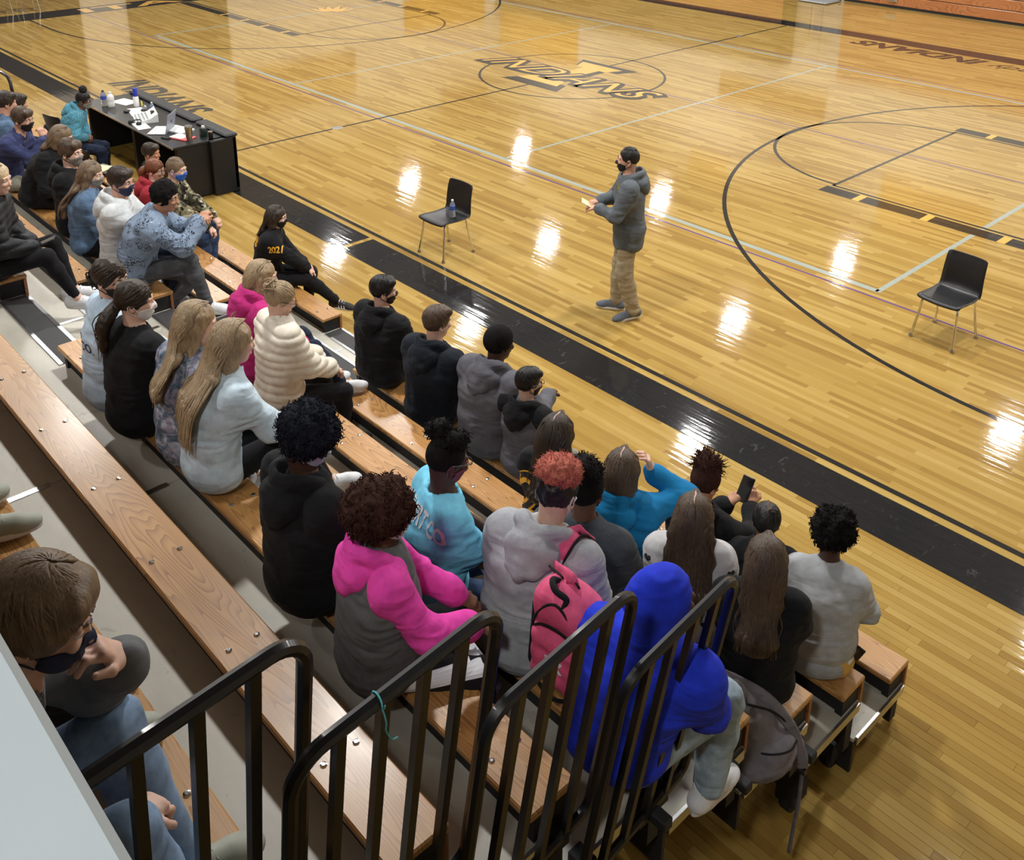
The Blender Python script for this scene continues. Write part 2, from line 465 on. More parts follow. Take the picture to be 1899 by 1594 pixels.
# ---------------------------------------------------------------- court markings (paint on the floor)
PZ = .0009
def decal(name, mat, z=PZ):
    def fin(m):
        o = m.build(name, mat, floor); return o
    return fin
def rect(m, x0, y0, x1, y1, z=PZ): m.poly([(x0, y0, z), (x1, y0, z), (x1, y1, z), (x0, y1, z)])
def ring(m, cx, cy, r, w, a0=0, a1=2*PI, n=96, z=PZ):
    vs = []
    for i in range(n+1):
        a = a0+(a1-a0)*i/n
        for q in (r-w/2, r+w/2): vs.append((cx+q*math.cos(a), cy+q*math.sin(a), z))
    m.add(vs, [(2*i, 2*i+1, 2*i+3, 2*i+2) for i in range(n)])
HW, XF, XB, R3, BL = 7.62, 6.87, 11.16, 6.07, 12.68
m = MB(); rect(m, -15.5, -8.22, 4.09, -7.75); rect(m, 4.16, -8.22, 17, -7.75); m.build('near_sideline_band', M_BLACKP, floor)
m = MB(); rect(m, -13.6, -HW-.055, 17, -HW); m.build('near_sideline', M_BLACKL, floor)
m = MB(); rect(m, -15.5, HW+.02, 17, 8.2); m.build('far_sideline_band', M_BLACKP, floor)
m = MB(); rect(m, -BL-.95, -7.75, -BL, HW+.02); m.build('left_baseline_band', M_BLACKP, floor)
m = MB(); rect(m, BL, -7.75, BL+.95, HW+.02); m.build('right_baseline_band', M_BLACKP, floor)
m = MB(); rect(m, -.025, -HW, .025, HW); m.build('halfcourt_line', M_BLACKL, floor)
m = MB(); ring(m, 0, 0, 1.83, .05); m.build('center_circle', M_BLACKL, floor)
for s in (-1, 1):
    m = MB(); ring(m, s*XF, 0, 1.83, .05, PI/2 if s > 0 else -PI/2, 3*PI/2 if s > 0 else PI/2)
    m.build('free_throw_circle', M_BLACKL, floor)
    m = MB(); x0, x1 = sorted((s*XF-.025, s*XF+.025)); rect(m, x0, -1.9, x1, 1.9); m.build('free_throw_line', M_BLACKL, floor)
    m = MB()
    a = PI/2; ring(m, s*XB, 0, R3, .055, a if s > 0 else -a, (2*PI-a) if s > 0 else a, 128)
    for yy in (-R3, R3):
        x0, x1 = sorted((s*XB, s*BL)); rect(m, x0, yy-.027, x1, yy+.027)
    m.build('three_point_line', M_BLACKL, floor)
    for t in (-1, 1):
        m = MB(); x0, x1 = sorted((s*XF, s*BL)); y0, y1 = sorted((t*1.86, t*1.91)); rect(m, x0, y0, x1, y1); m.build('lane_line', M_BLACKL, floor)
        m = MB(); g = MB(); y0, y1 = sorted((t*1.955, t*2.2))
        cuts = [0.0, .50, .60, 1.45, 1.55, 2.42, 2.52, 3.45, 3.55, 5.8]
        for k in range(0, len(cuts)-1):
            a, b = sorted((s*(XF-.05+cuts[k]), s*(XF-.05+cuts[k+1])))
            rect(m if k % 2 == 0 else g, a, y0, b, y1)
        m.build('lane_blocks', M_BLACKP, floor); g.build('lane_ticks', M_GOLDP, floor)
    m = MB(); rect(m, s*2.97-.025, -4.5, s*2.97+.025, 4.5, PZ*.7); m.build('attack_line', M_GREYP, floor)
    m = MB(); rect(m, s*8.96-.03, -4.55, s*8.96+.03, 4.55, PZ*.7); m.build('volleyball_end_line', M_GREYP, floor)
    m = MB(); rect(m, -8.96, s*4.53-.042, 8.96, s*4.53+.042, PZ*.7); m.build('volleyball_sideline', M_GREYP, floor)
for yy in (-4.7, .2, 4.75):
    m = MB(); rect(m, -12.6, yy-.015, 12.6, yy+.015, PZ*.5); m.build('purple_court_line', M_PURP, floor)
for yy in (-5.5, 5.66):
    m = MB(); m.lathe([(.095, 0), (.095, .003), (.08, .004), (0, .004)], (0, yy, 0), 24); m.build('floor_socket_cover', M_STEEL, floor)

def text_tris(body, size=1.0, shear=0.0, offset=0.0, spacing=1.0, cuts=0.0):
    """flat filled lettering -> (verts Nx2, faces)"""
    cu = bpy.data.curves.new('letters', 'FONT'); cu.body = body; cu.size = size; cu.shear = shear
    cu.offset = offset; cu.space_character = spacing; cu.align_x = 'CENTER'; cu.resolution_u = 3; cu.fill_mode = 'FRONT'
    o = bpy.data.objects.new('letters', cu); COL.objects.link(o)
    bpy.context.view_layer.update()
    dg = bpy.context.evaluated_depsgraph_get()
    me = bpy.data.meshes.new_from_object(o.evaluated_get(dg))
    bpy.data.objects.remove(o); bpy.data.curves.remove(cu)
    bm = bmesh.new(); bm.from_mesh(me); bpy.data.meshes.remove(me)
    bmesh.ops.remove_doubles(bm, verts=bm.verts, dist=1e-5)
    bmesh.ops.triangulate(bm, faces=bm.faces)
    if cuts > 0:
        for _ in range(5):
            es = [e for e in bm.edges if e.calc_length() > cuts]
            if not es: break
            bmesh.ops.subdivide_edges(bm, edges=es, cuts=1)
            bmesh.ops.triangulate(bm, faces=bm.faces)
    bm.verts.index_update()
    v = [(a.co.x, a.co.y) for a in bm.verts]; f = [tuple(q.index for q in a.verts) for a in bm.faces]
    bm.free(); return v, f

def floor_text(name, body, mat, origin, right, up, width, height, shear=.0, z=PZ*1.6, offset=0.0, boost=0.0):
    v, f = text_tris(body, 1.0, shear, offset)
    xs = [a[0] for a in v]; ys = [a[1] for a in v]
    if boost == 0:
        sx = width/(max(xs)-min(xs)); sy = height/(max(ys)-min(ys)); cx = (max(xs)+min(xs))/2; y0 = min(ys)
    else: sx, sy, cx, y0 = boost
    R = Vector(right); U = Vector(up); O = Vector(origin)
    m = MB(); m.add([tuple(O+R*((a[0]-cx)*sx)+U*((a[1]-y0)*sy)+Vector((0, 0, z))) for a in v], f)
    m.build(name, mat, floor); return (sx, sy, cx, y0)
floor_text('near_sideline_lettering', 'INDIANS', M_BLACKL, (-3.80, -7.14, 0), (1, 0, 0), (0, 1, 0), 3.05, .66, .35, offset=.035)
floor_text('far_sideline_lettering', 'INDIANS', M_BLACKL, (3.55, 7.52, 0), (-1, 0, 0), (0, -1, 0), 3.0, .58, .35, offset=.04)
floor_text('far_script_lettering', 'Lady', M_BLACKL, (5.72, 7.5, 0), (-1, 0, 0), (0, -1, 0), 1.15, .55, .5)
floor_text('left_baseline_lettering', 'ITAWAMBA', M_GOLDP, (-12.82, 0, 0), (0, 1, 0), (-1, 0, 0), 9.3, .62, 0, offset=.02)
floor_text('right_baseline_lettering', 'ITAWAMBA', M_GOLDP, (12.82, 0, 0), (0, -1, 0), (1, 0, 0), 9.3, .62, 0, offset=.02)
# centre emblem: big slab letter behind a slanted word
def poly_decal(name, pts, mat, z): m = MB(); m.poly([(x, y, z) for x, y in pts]); m.build(name, mat, floor)
def slab_i(s, dx, dy):
    P = [(-.66, 1.06), (.60, 1.06), (.44, .66), (.25, .66), (.25, -.62), (.44, -.62), (.60, -1.02), (-.66, -1.02), (-.47, -.62), (-.24, -.62), (-.24, .66), (-.47, .66)]
    return [(x*s[0]+dx-.04, y*s[1]+dy) for x, y in P]
def poly_parts(name, P, mat, z):
    m = MB(); q = lambda *ix: [(P[i][0], P[i][1], z) for i in ix]
    m.poly(q(0, 11, 10, 3, 2, 1)); m.poly(q(10, 9, 4, 3)); m.poly(q(9, 8, 7, 6, 5, 4)); m.build(name, mat, floor)
poly_parts('center_letter_shadow', slab_i((1.2, 1.12), .07, -.05), M_BLACKP, PZ*1.4)
poly_parts('center_letter', slab_i((.86, .90), -.01, .02), M_GOLDP, PZ*1.8)
k = floor_text('center_word_shadow', 'INDIANS', M_BLACKL, (.07, -.66, 0), (1, 0, 0), (0, 1, 0), 4.6, .84, .5, PZ*2.2, .075)
floor_text('center_word_outline', 'INDIANS', M_BLACKL, (.02, -.6, 0), (1, 0, 0), (0, 1, 0), 0, 0, .5, PZ*2.4, .065, boost=k)
floor_text('center_word', 'INDIANS', M_GOLDP, (.02, -.6, 0), (1, 0, 0), (0, 1, 0), 0, 0, .5, PZ*2.8, -.006, boost=k)
# lane emblem: a fan of feathers
def feather_emblem(cx, sgn):
    for mat, z, g in ((M_BLACKL, PZ*1.5, 1.0), (M_GOLDP, PZ*2.0, .8)):
        m = MB()
        for i in range(6):
            a = math.radians(55+i*19)*1.0
            bx, by = cx+sgn*.42, .1
            ux, uy = -math.sin(a-.9)*sgn, math.cos(a-.9)
            L = .95-.06*abs(i-2); w = .105*g
            pts = []
            for kx in range(13):
                t = kx/12; q = math.sin(PI*min(1, t*1.02))**.6*w
                pts.append((t, q))
            ring_ = [(bx+ux*(.12+(L-.12)*(.5+(t-.5)*(g*.12+.88)))-uy*q*sgn, by+uy*(.12+(L-.12)*(.5+(t-.5)*(g*.12+.88)))+ux*q*sgn) for t, q in pts] + \
                    [(bx+ux*(.12+(L-.12)*(.5+(t-.5)*(g*.12+.88)))+uy*q*sgn, by+uy*(.12+(L-.12)*(.5+(t-.5)*(g*.12+.88)))-ux*q*sgn) for t, q in reversed(pts[1:-1])]
            m.poly([(x, y, z+i*1e-5) for x, y in ring_])
        m.build('feather_emblem', mat, floor)
feather_emblem(-9.2, 1); feather_emblem(9.25, -1)

# ---------------------------------------------------------------- ceiling lamp housings, added fill lights included
for lx, ly in LAMPS:
    m = MB(); m.lathe([(.30, -.05), (.31, .02), (.2, .14), (.08, .22), (.08, .3), (0, .3)], (lx, ly, LAMP_Z), 20); h_ = m.build('lamp_housing', M_BLACKM, ceil, smooth=True)
    m = MB(); m.tube([(lx, ly, LAMP_Z+.3), (lx, ly, ZC-.01)], .012, 6); m.build('hanger_rod', M_STEEL, h_)

# ---------------------------------------------------------------- far bleachers, folded shut
fb = empty('folded_bleacher', (8.0, 12.2, 0), 0, 'wood-fronted bleacher bank folded shut along the far sideline', 'bleacher')
x0, x1 = -.95-8.0, 18.6-8.0
for i in range(8):
    m = MB(); m.box((x0, -.20+i*.012, .07+i*.272), (x1, .0+i*.012, .325+i*.272), bev=.008); m.build('front_board', M_FARW, fb)
    m = MB(); m.box((x0, -.17+i*.012, .325+i*.272), (x1, .1, .345+i*.272)); m.build('gap_shadow_rail', M_DARKST, fb)
m = MB(); m.box((x0, -.19, .0), (x1, .1, .07)); m.build('floor_skirt', M_BLACKM, fb)
m = MB(); m.box((x0, .0, .0), (x1, .6, 2.27)); m.build('carcass', M_BLACKM, fb)
m = MB(); m.box((.35-8, -.24, .16), (.62-8, -.2, .30), bev=.01); m.tube([(.38-8, -.24, .18), (.38-8, -.27, .2), (.58-8, -.27, .2), (.58-8, -.24, .18)], .012, 6); m.build('pull_handle', M_CHROME, fb)
fb2 = empty('folded_bleacher', (-9.9, 12.2, 0), 0, 'second wood-fronted bleacher bank folded shut, left of the far doorway', 'bleacher')
for i in range(8):
    m = MB(); m.box((-5.8, -.20+i*.012, .07+i*.272), (7.0, .0+i*.012, .325+i*.272), bev=.008); m.build('front_board', M_FARW, fb2)
m = MB(); m.box((-5.8, -.17, .0), (7.0, .6, 2.25)); m.build('carcass', M_BLACKM, fb2)
# referee stand base by the far doorway
rs = empty('referee_stand', (-1.35, 11.35, 0), 0, 'grey plate base of a stand on two chrome posts beside the far bleachers', 'stand')
m = MB(); m.box((-.45, -.38, .012), (.45, .38, .05), bev=.01); m.build('base_plate', plain('grey_plate', srgb(150, 154, 156), .4, .3), rs)
for sx in (-.22, .12):
    m = MB(); m.tube([(sx, .05, .05), (sx, .05, 1.9)], .022, 10); m.build('post', M_CHROME, rs)
m = MB(); m.box((-.4, -.2, 1.05), (.35, .35, 1.09), bev=.01); m.build('platform', M_STEEL, rs)
for sx in (-.4, .4):
    m = MB(); m.lathe([(.0, -.02), (.05, -.02), (.05, .02), (0, .02)], (0, 0, 0), 14, Matrix.Translation((sx, .41, .05)) @ Matrix.Rotation(PI/2, 4, 'Y')); m.build('wheel', M_BLACKM, rs)

# ---------------------------------------------------------------- near bleachers, pulled out
ROW_P, ROW_R = .545, .27
def row_y(i): return -9.52-ROW_P*(i-1)
def row_z(i): return .40+ROW_R*(i-1)
def deck_z(i): return ROW_R*i-.02
BX0, BXA, BXB, BX1 = -4.0, 6.22, 7.48, 11.77
ENDS_L = {1: 6.18, 2: 6.2, 3: 6.2, 4: 6.3, 5: 6.2, 6: 6.45, 7: 6.3, 8: 6.3, 9: 6.3}
SD = .215
M_DECK = None
_m, _t, _b = newmat('grey_tan_deck'); _N = NT(_t); _P = _N.pos()
_v = _N.noise(_N.mapping(_P, (2, 5, 2)), 1.0, 5, .6); _v2 = _N.noise(_P, 60, 4, .7); _v3 = _N.noise(_P, 9, 3, .5, 1)
_c = _N.ramp(_v, [(.3, srgb(180, 176, 163)), (.7, srgb(204, 200, 188))])
_c = _N.mix(_N.math('MULTIPLY', _N.math('GREATER_THAN', _v2, .70), .35), _c, srgb(70, 62, 54))
_c = _N.mix(_N.math('MULTIPLY', _N.math('GREATER_THAN', _v3, .66), .22), _c, srgb(90, 82, 70))
_t.links.new(_c, _b.inputs['Base Color']); _b.inputs['Roughness'].default_value = .42; _b.inputs['Coat Weight'].default_value = .15
M_DECK = _m
M_RUBBER = plain('black_rubber_strip', srgb(58, 58, 58), .7, var=.1, scale=60)
bl = empty('bleacher', (4.0, -9.52, 0), 0, 'pulled-out bleacher with wooden bench boards and grey decks under the seated crowd', 'bleacher')
OFF = Vector((4.0, -9.52, 0))
def bbuild(m, name, mat, par=None, kind=None, smooth=False):
    par = par or bl
    m.v = [(v[0]-OFF.x, v[1]-OFF.y, v[2]-OFF.z) for v in m.v]
    return m.build(name, mat, par, kind, smooth)
rb = random.Random(3)
for i in range(1, 10):
    y, z = row_y(i), row_z(i)
    for (a, b, side) in ((BX0, ENDS_L[i], 0), (7.62 if i == 6 else BXB-.03*(i % 2), BX1, 1)):
        m = MB(); m.box((a, y-SD, z-.032), (b, y, z), bev=.006); seat = bbuild(m, 'bench_board', M_SEAT)
        m = MB(); m.box((a, y-.026, z-.20), (b, y-.006, z-.032)); bbuild(m, 'front_board', M_SEATB)
        e = b if side else b
        m = MB(); m.box((b-.05, y-SD+.03, z-.20), (b-.012, y-.028, z-.034)); bbuild(m, 'end_bracket', M_BLACKM)
        if side == 0:
            pass
        else:
            m = MB(); m.box((a+.012, y-SD+.03, z-.20), (a+.05, y-.028, z-.034)); bbuild(m, 'end_bracket', M_BLACKM)
        m = MB(); x = a+.25
        while x < b:
            for dy in (.05, .165):
                m.lathe([(.0125, 0), (.0115, .003), (.006, .005), (0, .005)], (x, y-dy+rb.uniform(-.008, .008), z), 8)
            x += .61
        bbuild(m, 'bolt_heads', M_CHROME, seat, kind='stuff')
        # continuous dark riser strip, also standing in for shade under the bench board
        m = MB(); m.box((a+.03, y-SD+.045, max(0, deck_z(i)-.02)), (b-.03, y-SD+.06, z-.032)); bbuild(m, 'seat_riser_strip', M_BLACKM)
    # deck behind this row
    zt = deck_z(i); yb = row_y(i+1)-.02
    xs = [BX0]
    while xs[-1] < BX1-.01: xs.append(min(BX1, xs[-1]+2.63))
    for a, b in zip(xs[:-1], xs[1:]):
        m = MB(); m.box((a+.002, yb, zt-.022), (b-.002, y-.03, zt)); bbuild(m, 'deck_panel', M_DECK)
        if b < BX1-.05:
            m = MB(); m.box((b-.018, yb, zt), (b+.018, y-.235, zt+.003)); bbuild(m, 'seam_strip', M_ALU)
    m = MB(); m.box((BX1-.002, yb+.02, zt-.05), (BX1+.012, y-.04, zt+.004)); bbuild(m, 'deck_edge_strip', M_ALU)
    m = MB(); m.box((BX0, yb-.004, max(.005, zt-.23)), (BX1, yb+.014, zt-.022)); bbuild(m, 'riser_board', M_BLACKM)
    # aisle step: rubber nosing with bright trims where the bench stops
    a, b = ENDS_L[i]+.01, (7.60 if i == 6 else BXB-.04)
    m = MB(); m.box((a, y-.19, zt), (b, y-.035, zt+.006)); bbuild(m, 'rubber_tread', M_RUBBER)
    for dy in (.03, .20):
        m = MB(); m.box((a, y-dy-.012, zt), (b, y-dy+.012, zt+.009)); bbuild(m, 'tread_trim', M_ALU)
    # end frame
    m = MB(); m.box((BX1-.62, y-.10, 0.0), (BX1-.57, y-.05, zt-.022)); bbuild(m, 'end_post', M_BLACKM)
    m = MB(); m.box((BX1-.05, y-.11, max(.02, zt-.30)), (BX1-.01, y-.045, zt-.022)); bbuild(m, 'end_plate', M_BLACKM)
    m = MB(); m.box((BX1-.06, yb, zt-.07), (BX1-.02, y-.06, zt-.022)); bbuild(m, 'end_beam', M_BLACKM)
    m = MB()
    m.box((BX1+.0, y-.24, zt-.06), (BX1+.045, y-.13, zt+.03), bev=.006); m.box((BX1+.02, y-.20, zt-.03), (BX1+.13, y-.15, zt+.02), bev=.006)
    if i in (3, 4, 5): bbuild(m, 'rail_socket', M_BLACKM)
for dy in (.0, -.32, -.7):
    m = MB(); m.lathe([(.0, -.03), (.07, -.03), (.075, -.02), (.075, .02), (.07, .03), (0, .03)], (0, 0, 0), 18, Matrix.Translation((BX1-.11, row_y(1)-.25+dy, .075)) @ Matrix.Rotation(PI/2, 4, 'Y'))
    bbuild(m, 'roller_wheel', M_BLACKM, smooth=True)
    m = MB(); m.box((BX1-.17, row_y(1)-.32+dy, .07), (BX1-.06, row_y(1)-.18+dy, .2), bev=.01); bbuild(m, 'wheel_housing', M_BLACKM)
# end rails: one panel per row, five to eight
def rail_panel(i, skew):
    yb, yf = row_y(i+1)-.055, row_y(i)+.03
    z0, z1 = deck_z(i)+.02, deck_z(i)+1.05
    def X(z, y): return 11.80+.15*(z-z0)/(z1-z0)+skew*(yf-y)/(yf-yb)
    def P(y, z): return (X(z, y), y, z)
    r = .09; r0 = .05
    pts = [P(yb, z0)]
    pts += [P(yb, z1-r)]+[P(yb+r-r*math.cos(a), z1-r+r*math.sin(a)) for a in np.linspace(.2, PI/2, 7)]
    pts += [P(yf-r+r*math.sin(a), z1-r+r*math.cos(a)) for a in np.linspace(0, PI/2-.2, 7)]+[P(yf, z1-r)]
    pts += [P(yf, z0+r0)]+[P(yf-r0+r0*math.cos(a), z0+r0-r0*math.sin(a)) for a in np.linspace(.2, PI/2, 5)]
    pts += [P(yb, z0)]
    m = MB(); m.tube(pts, .0185, 8); rail = bbuild(m, 'end_rail', M_BLACK, smooth=True)
    for k in range(1, 5):
        y = yb+(yf-yb)*k/5
        a, b = P(y, z0), P(y, z1)
        m = MB(); w = .0125
        m.add([(a[0]-w, a[1]-w, a[2]), (a[0]+w, a[1]-w, a[2]), (a[0]+w, a[1]+w, a[2]), (a[0]-w, a[1]+w, a[2]),
               (b[0]-w, b[1]-w, b[2]), (b[0]+w, b[1]-w, b[2]), (b[0]+w, b[1]+w, b[2]), (b[0]-w, b[1]+w, b[2])],
              [(0, 3, 2, 1), (4, 5, 6, 7), (0, 1, 5, 4), (1, 2, 6, 5), (2, 3, 7, 6), (3, 0, 4, 7)])
        bbuild(m, 'baluster', M_BLACK, rail)
    for y_ in (yf-.17, yb+.06):
        m = MB(); m.box((BX1-.03, y_, deck_z(i)-.03), (BX1+.05, y_+.06, z0+.02)); bbuild(m, 'rail_bracket', M_BLACKM)
    return X, z1
for i, sk in ((5, .05), (6, .05), (7, .05), (8, .05)):
    RX, RZ1 = rail_panel(i, sk)
    if i == 7: RAIL7 = (RX, RZ1)
# back handrail seen at the far left of the bleacher
m = MB(); m.tube([(.99, -10.6, .54), (.99, -10.6, 1.70), (.97, -10.6, 1.80), (.90, -10.6, 1.86), (.78, -10.6, 1.87), (.20, -10.6, 1.87), (.08, -10.6, 1.84), (.02, -10.6, 1.75), (.0, -10.6, .54)], .02, 8)
AISLE_RAIL = m
# ---------------------------------------------------------------- balcony parapet the photographer leans over
M_PARA = plain('white_painted_parapet', srgb(158, 168, 174), .5, var=.03, scale=5)
m = MB(); m.box((X0, -14.30, 3.86), (15.5, -14.012, 4.30), bev=.006); par = m.build('trim_1', M_PARA, kind='structure')
m = MB(); m.box((X0, Y0, 3.7), (X1, -14.1, 3.86)); m.build('balcony_slab', M_WALL, par)
m = MB(); m.box((X0, -14.95, 0), (X1, -14.85, 3.7)); m.build('wall_back', plain('dark_wall_under_balcony', (.08, .075, .07), .8), kind='structure')
# ---------------------------------------------------------------- figure library (signed distance fields -> one smooth surface)
A3 = lambda *v: np.array(v, float)
def rotm(ax, a):
    c, s = math.cos(a), math.sin(a)
    if ax == 'x': return np.array([[1, 0, 0], [0, c, -s], [0, s, c]])
    if ax == 'y': return np.array([[c, 0, s], [0, 1, 0], [-s, 0, c]])
    return np.array([[c, -s, 0], [s, c, 0], [0, 0, 1]])

def cap(a, b, ra, rb=None, sx=1.0, L=None, k=.03, op='u'):
    return dict(t='cap', a=np.array(a, float), b=np.array(b, float), ra=ra, rb=ra if rb is None else rb, sx=sx,
                L=np.array(L, float) if L is not None else A3(1, 0, 0), k=k, op=op)
def ell(c, r, R=None, k=.02, op='u'):
    return dict(t='ell', c=np.array(c, float), r=np.array(r, float), R=R, k=k, op=op)
def plane(n, d, op='s', k=.004):                      # removes the side where n.p > d
    return dict(t='pl', n=np.array(n, float), d=d, op=op, k=k)

def pdist(q, P):
    if q['t'] == 'cap':
        ab = q['b']-q['a']; v = P-q['a']
        h = np.clip((v @ ab)/(ab @ ab+1e-12), 0, 1)
        w = v-h[..., None]*ab
        r = q['ra']+(q['rb']-q['ra'])*h
        if q['sx'] != 1.0:
            l = w @ q['L']; n2 = np.einsum('...i,...i->...', w, w)
            d = np.sqrt(np.maximum(n2-l*l+(l/q['sx'])**2, 1e-12))
        else: d = np.sqrt(np.einsum('...i,...i->...', w, w)+1e-12)
        return d-r
    if q['t'] == 'ell':
        v = P-q['c']
        if q['R'] is not None: v = v @ q['R']
        k0 = np.sqrt(np.sum((v/q['r'])**2, -1)+1e-9); k1 = np.sqrt(np.sum((v/q['r']**2)**2, -1)+1e-9)
        return k0*(k0-1)/k1
    return P @ q['n']-q['d']
def comb(f, d, q):
    k = q['k']
    if q['op'] == 'u':
        h = np.maximum(k-np.abs(f-d), 0)/k
        return np.minimum(f, d)-h*h*k*.25
    d = -d
    h = np.maximum(k-np.abs(f-d), 0)/k
    return np.maximum(f, d)+h*h*k*.25
def pbox(q):
    if q['t'] == 'cap':
        s = max(1, q['sx'])
        lo = np.minimum(q['a']-q['ra']*s, q['b']-q['rb']*s); hi = np.maximum(q['a']+q['ra']*s, q['b']+q['rb']*s)
    elif q['t'] == 'ell':
        r = q['r'].max() if q['R'] is not None else q['r']
        lo, hi = q['c']-r, q['c']+r
    else: return None
    return lo, hi
def feval(prims, P):
    f = np.full(P.shape[:-1], 1.0)
    for q in prims:
        d = pdist(q, P)
        if q['t'] == 'pl': d = -d if q['op'] == 's' else d
        f = comb(f, d, q)
    return f

def nets(prims, vox):
    bx = [pbox(q) for q in prims if q['op'] == 'u' and q['t'] != 'pl']
    lo = np.min([b[0] for b in bx], 0)-vox*2.5; hi = np.max([b[1] for b in bx], 0)+vox*2.5
    n = np.ceil((hi-lo)/vox).astype(int)+1
    ax = [lo[i]+vox*np.arange(n[i]) for i in range(3)]
    f = np.full(n, .15)
    for q in prims:
        b = pbox(q)
        if b is None: sl = (slice(None),)*3
        else:
            mg = q['k']+vox*2+.01
            i0 = np.clip(np.floor((b[0]-mg-lo)/vox).astype(int), 0, n); i1 = np.clip(np.ceil((b[1]+mg-lo)/vox).astype(int)+1, 0, n)
            if np.any(i1 <= i0): continue
            sl = tuple(slice(i0[k], i1[k]) for k in range(3))
        P = np.stack(np.meshgrid(*[ax[k][sl[k]] for k in range(3)], indexing='ij'), -1)
        d = pdist(q, P)
        if q['t'] == 'pl': d = -d
        f[sl] = comb(f[sl], d, q)
    s = f < 0
    c = np.zeros(n-1, np.uint8)
    for i in (0, 1):
        for j in (0, 1):
            for k in (0, 1): c += s[i:n[0]-1+i, j:n[1]-1+j, k:n[2]-1+k]
    act = (c > 0) & (c < 8)
    I = np.argwhere(act)
    if len(I) == 0: return np.zeros((0, 3)), np.zeros((0, 4), int)
    idx = np.full(act.shape, -1, np.int64); idx[act] = np.arange(len(I))
    corner = np.array([(i, j, k) for i in (0, 1) for j in (0, 1) for k in (0, 1)])
    val = np.stack([f[tuple((I+o).T)] for o in corner], 1)
    acc = np.zeros((len(I), 3)); cnt = np.zeros(len(I))
    for a in range(8):
        for b in range(a+1, 8):
            if np.abs(corner[a]-corner[b]).sum() != 1: continue
            fa, fb_ = val[:, a], val[:, b]; m = (fa < 0) != (fb_ < 0)
            t = np.where(m, fa/(fa-fb_+1e-20), 0)
            p = corner[a]+t[:, None]*(corner[b]-corner[a])
            acc[m] += p[m]; cnt[m] += 1
    V = lo+vox*(I+acc/cnt[:, None])
    F = []
    for a in range(3):
        o = np.eye(3, dtype=int)[a]; b, cc = [x for x in range(3) if x != a]
        ob, oc = np.eye(3, dtype=int)[b], np.eye(3, dtype=int)[cc]
        s0 = s[tuple(slice(0, n[k]-o[k]) for k in range(3))]; s1 = s[tuple(slice(o[k], n[k]) for k in range(3))]
        E = np.argwhere(s0 != s1)
        E = E[(E[:, b] > 0) & (E[:, cc] > 0) & (E[:, b] < n[b]-1) & (E[:, cc] < n[cc]-1)]
        q = np.stack([idx[tuple((E-ob-oc).T)], idx[tuple((E-oc).T)], idx[tuple(E.T)], idx[tuple((E-ob).T)]], 1)
        inside = s0[tuple(E.T)]
        flip = inside if a != 1 else ~inside
        q[~flip] = q[~flip][:, ::-1]
        F.append(q)
    F = np.concatenate(F); F = F[(F >= 0).all(1)]
    return V, F

def vnoise(P, seed=0):
    P = P+seed*17.31
    i = np.floor(P).astype(np.int64); f = P-i; f = f*f*(3-2*f)
    def h(a, b, c):
        n = (a*374761393+b*668265263+c*2147483647+seed*144269) & 0xffffffff
        n = ((n ^ (n >> 13))*1274126177) & 0xffffffff
        return ((n ^ (n >> 16)) & 0xffff)/32767.5-1
    x, y, z = i[..., 0], i[..., 1], i[..., 2]
    L = lambda a, b, t: a+(b-a)*t
    return L(L(L(h(x, y, z), h(x+1, y, z), f[..., 0]), L(h(x, y+1, z), h(x+1, y+1, z), f[..., 0]), f[..., 1]),
             L(L(h(x, y, z+1), h(x+1, y, z+1), f[..., 0]), L(h(x, y+1, z+1), h(x+1, y+1, z+1), f[..., 0]), f[..., 1]), f[..., 2])

def vnormals(V, F):
    a = V[F[:, 2]]-V[F[:, 0]]; b = V[F[:, 3]]-V[F[:, 1]]
    n = np.cross(a, b); N = np.zeros_like(V)
    for k in range(4): np.add.at(N, F[:, k], n)
    return N/(np.linalg.norm(N, axis=1)[:, None]+1e-12)

def me_from(V, F, name, smooth=True):
    me = bpy.data.meshes.new(name)
    me.vertices.add(len(V)); me.vertices.foreach_set('co', np.asarray(V, np.float32).ravel())
    F = np.asarray(F); k = F.shape[1]
    me.loops.add(F.size); me.loops.foreach_set('vertex_index', F.astype(np.int32).ravel())
    me.polygons.add(len(F)); me.polygons.foreach_set('loop_start', np.arange(0, F.size, k, dtype=np.int32))
    me.polygons.foreach_set('use_smooth', np.ones(len(F), bool) if smooth else np.zeros(len(F), bool))
    me.update(calc_edges=True)
    return me

def arcs(pts, n=4):
    """smooth a polyline of points (Catmull-Rom)"""
    P = [2*np.array(pts[0])-np.array(pts[1])]+[np.array(p, float) for p in pts]+[2*np.array(pts[-1])-np.array(pts[-2])]
    out = []
    for i in range(1, len(P)-2):
        for t in np.linspace(0, 1, n, endpoint=False):
            a, b, c, d = P[i-1:i+3]
            out.append(.5*((2*b)+(c-a)*t+(2*a-5*b+4*c-d)*t*t+(3*b-a-3*c+d)*t**3))
    out.append(P[-2]); return out

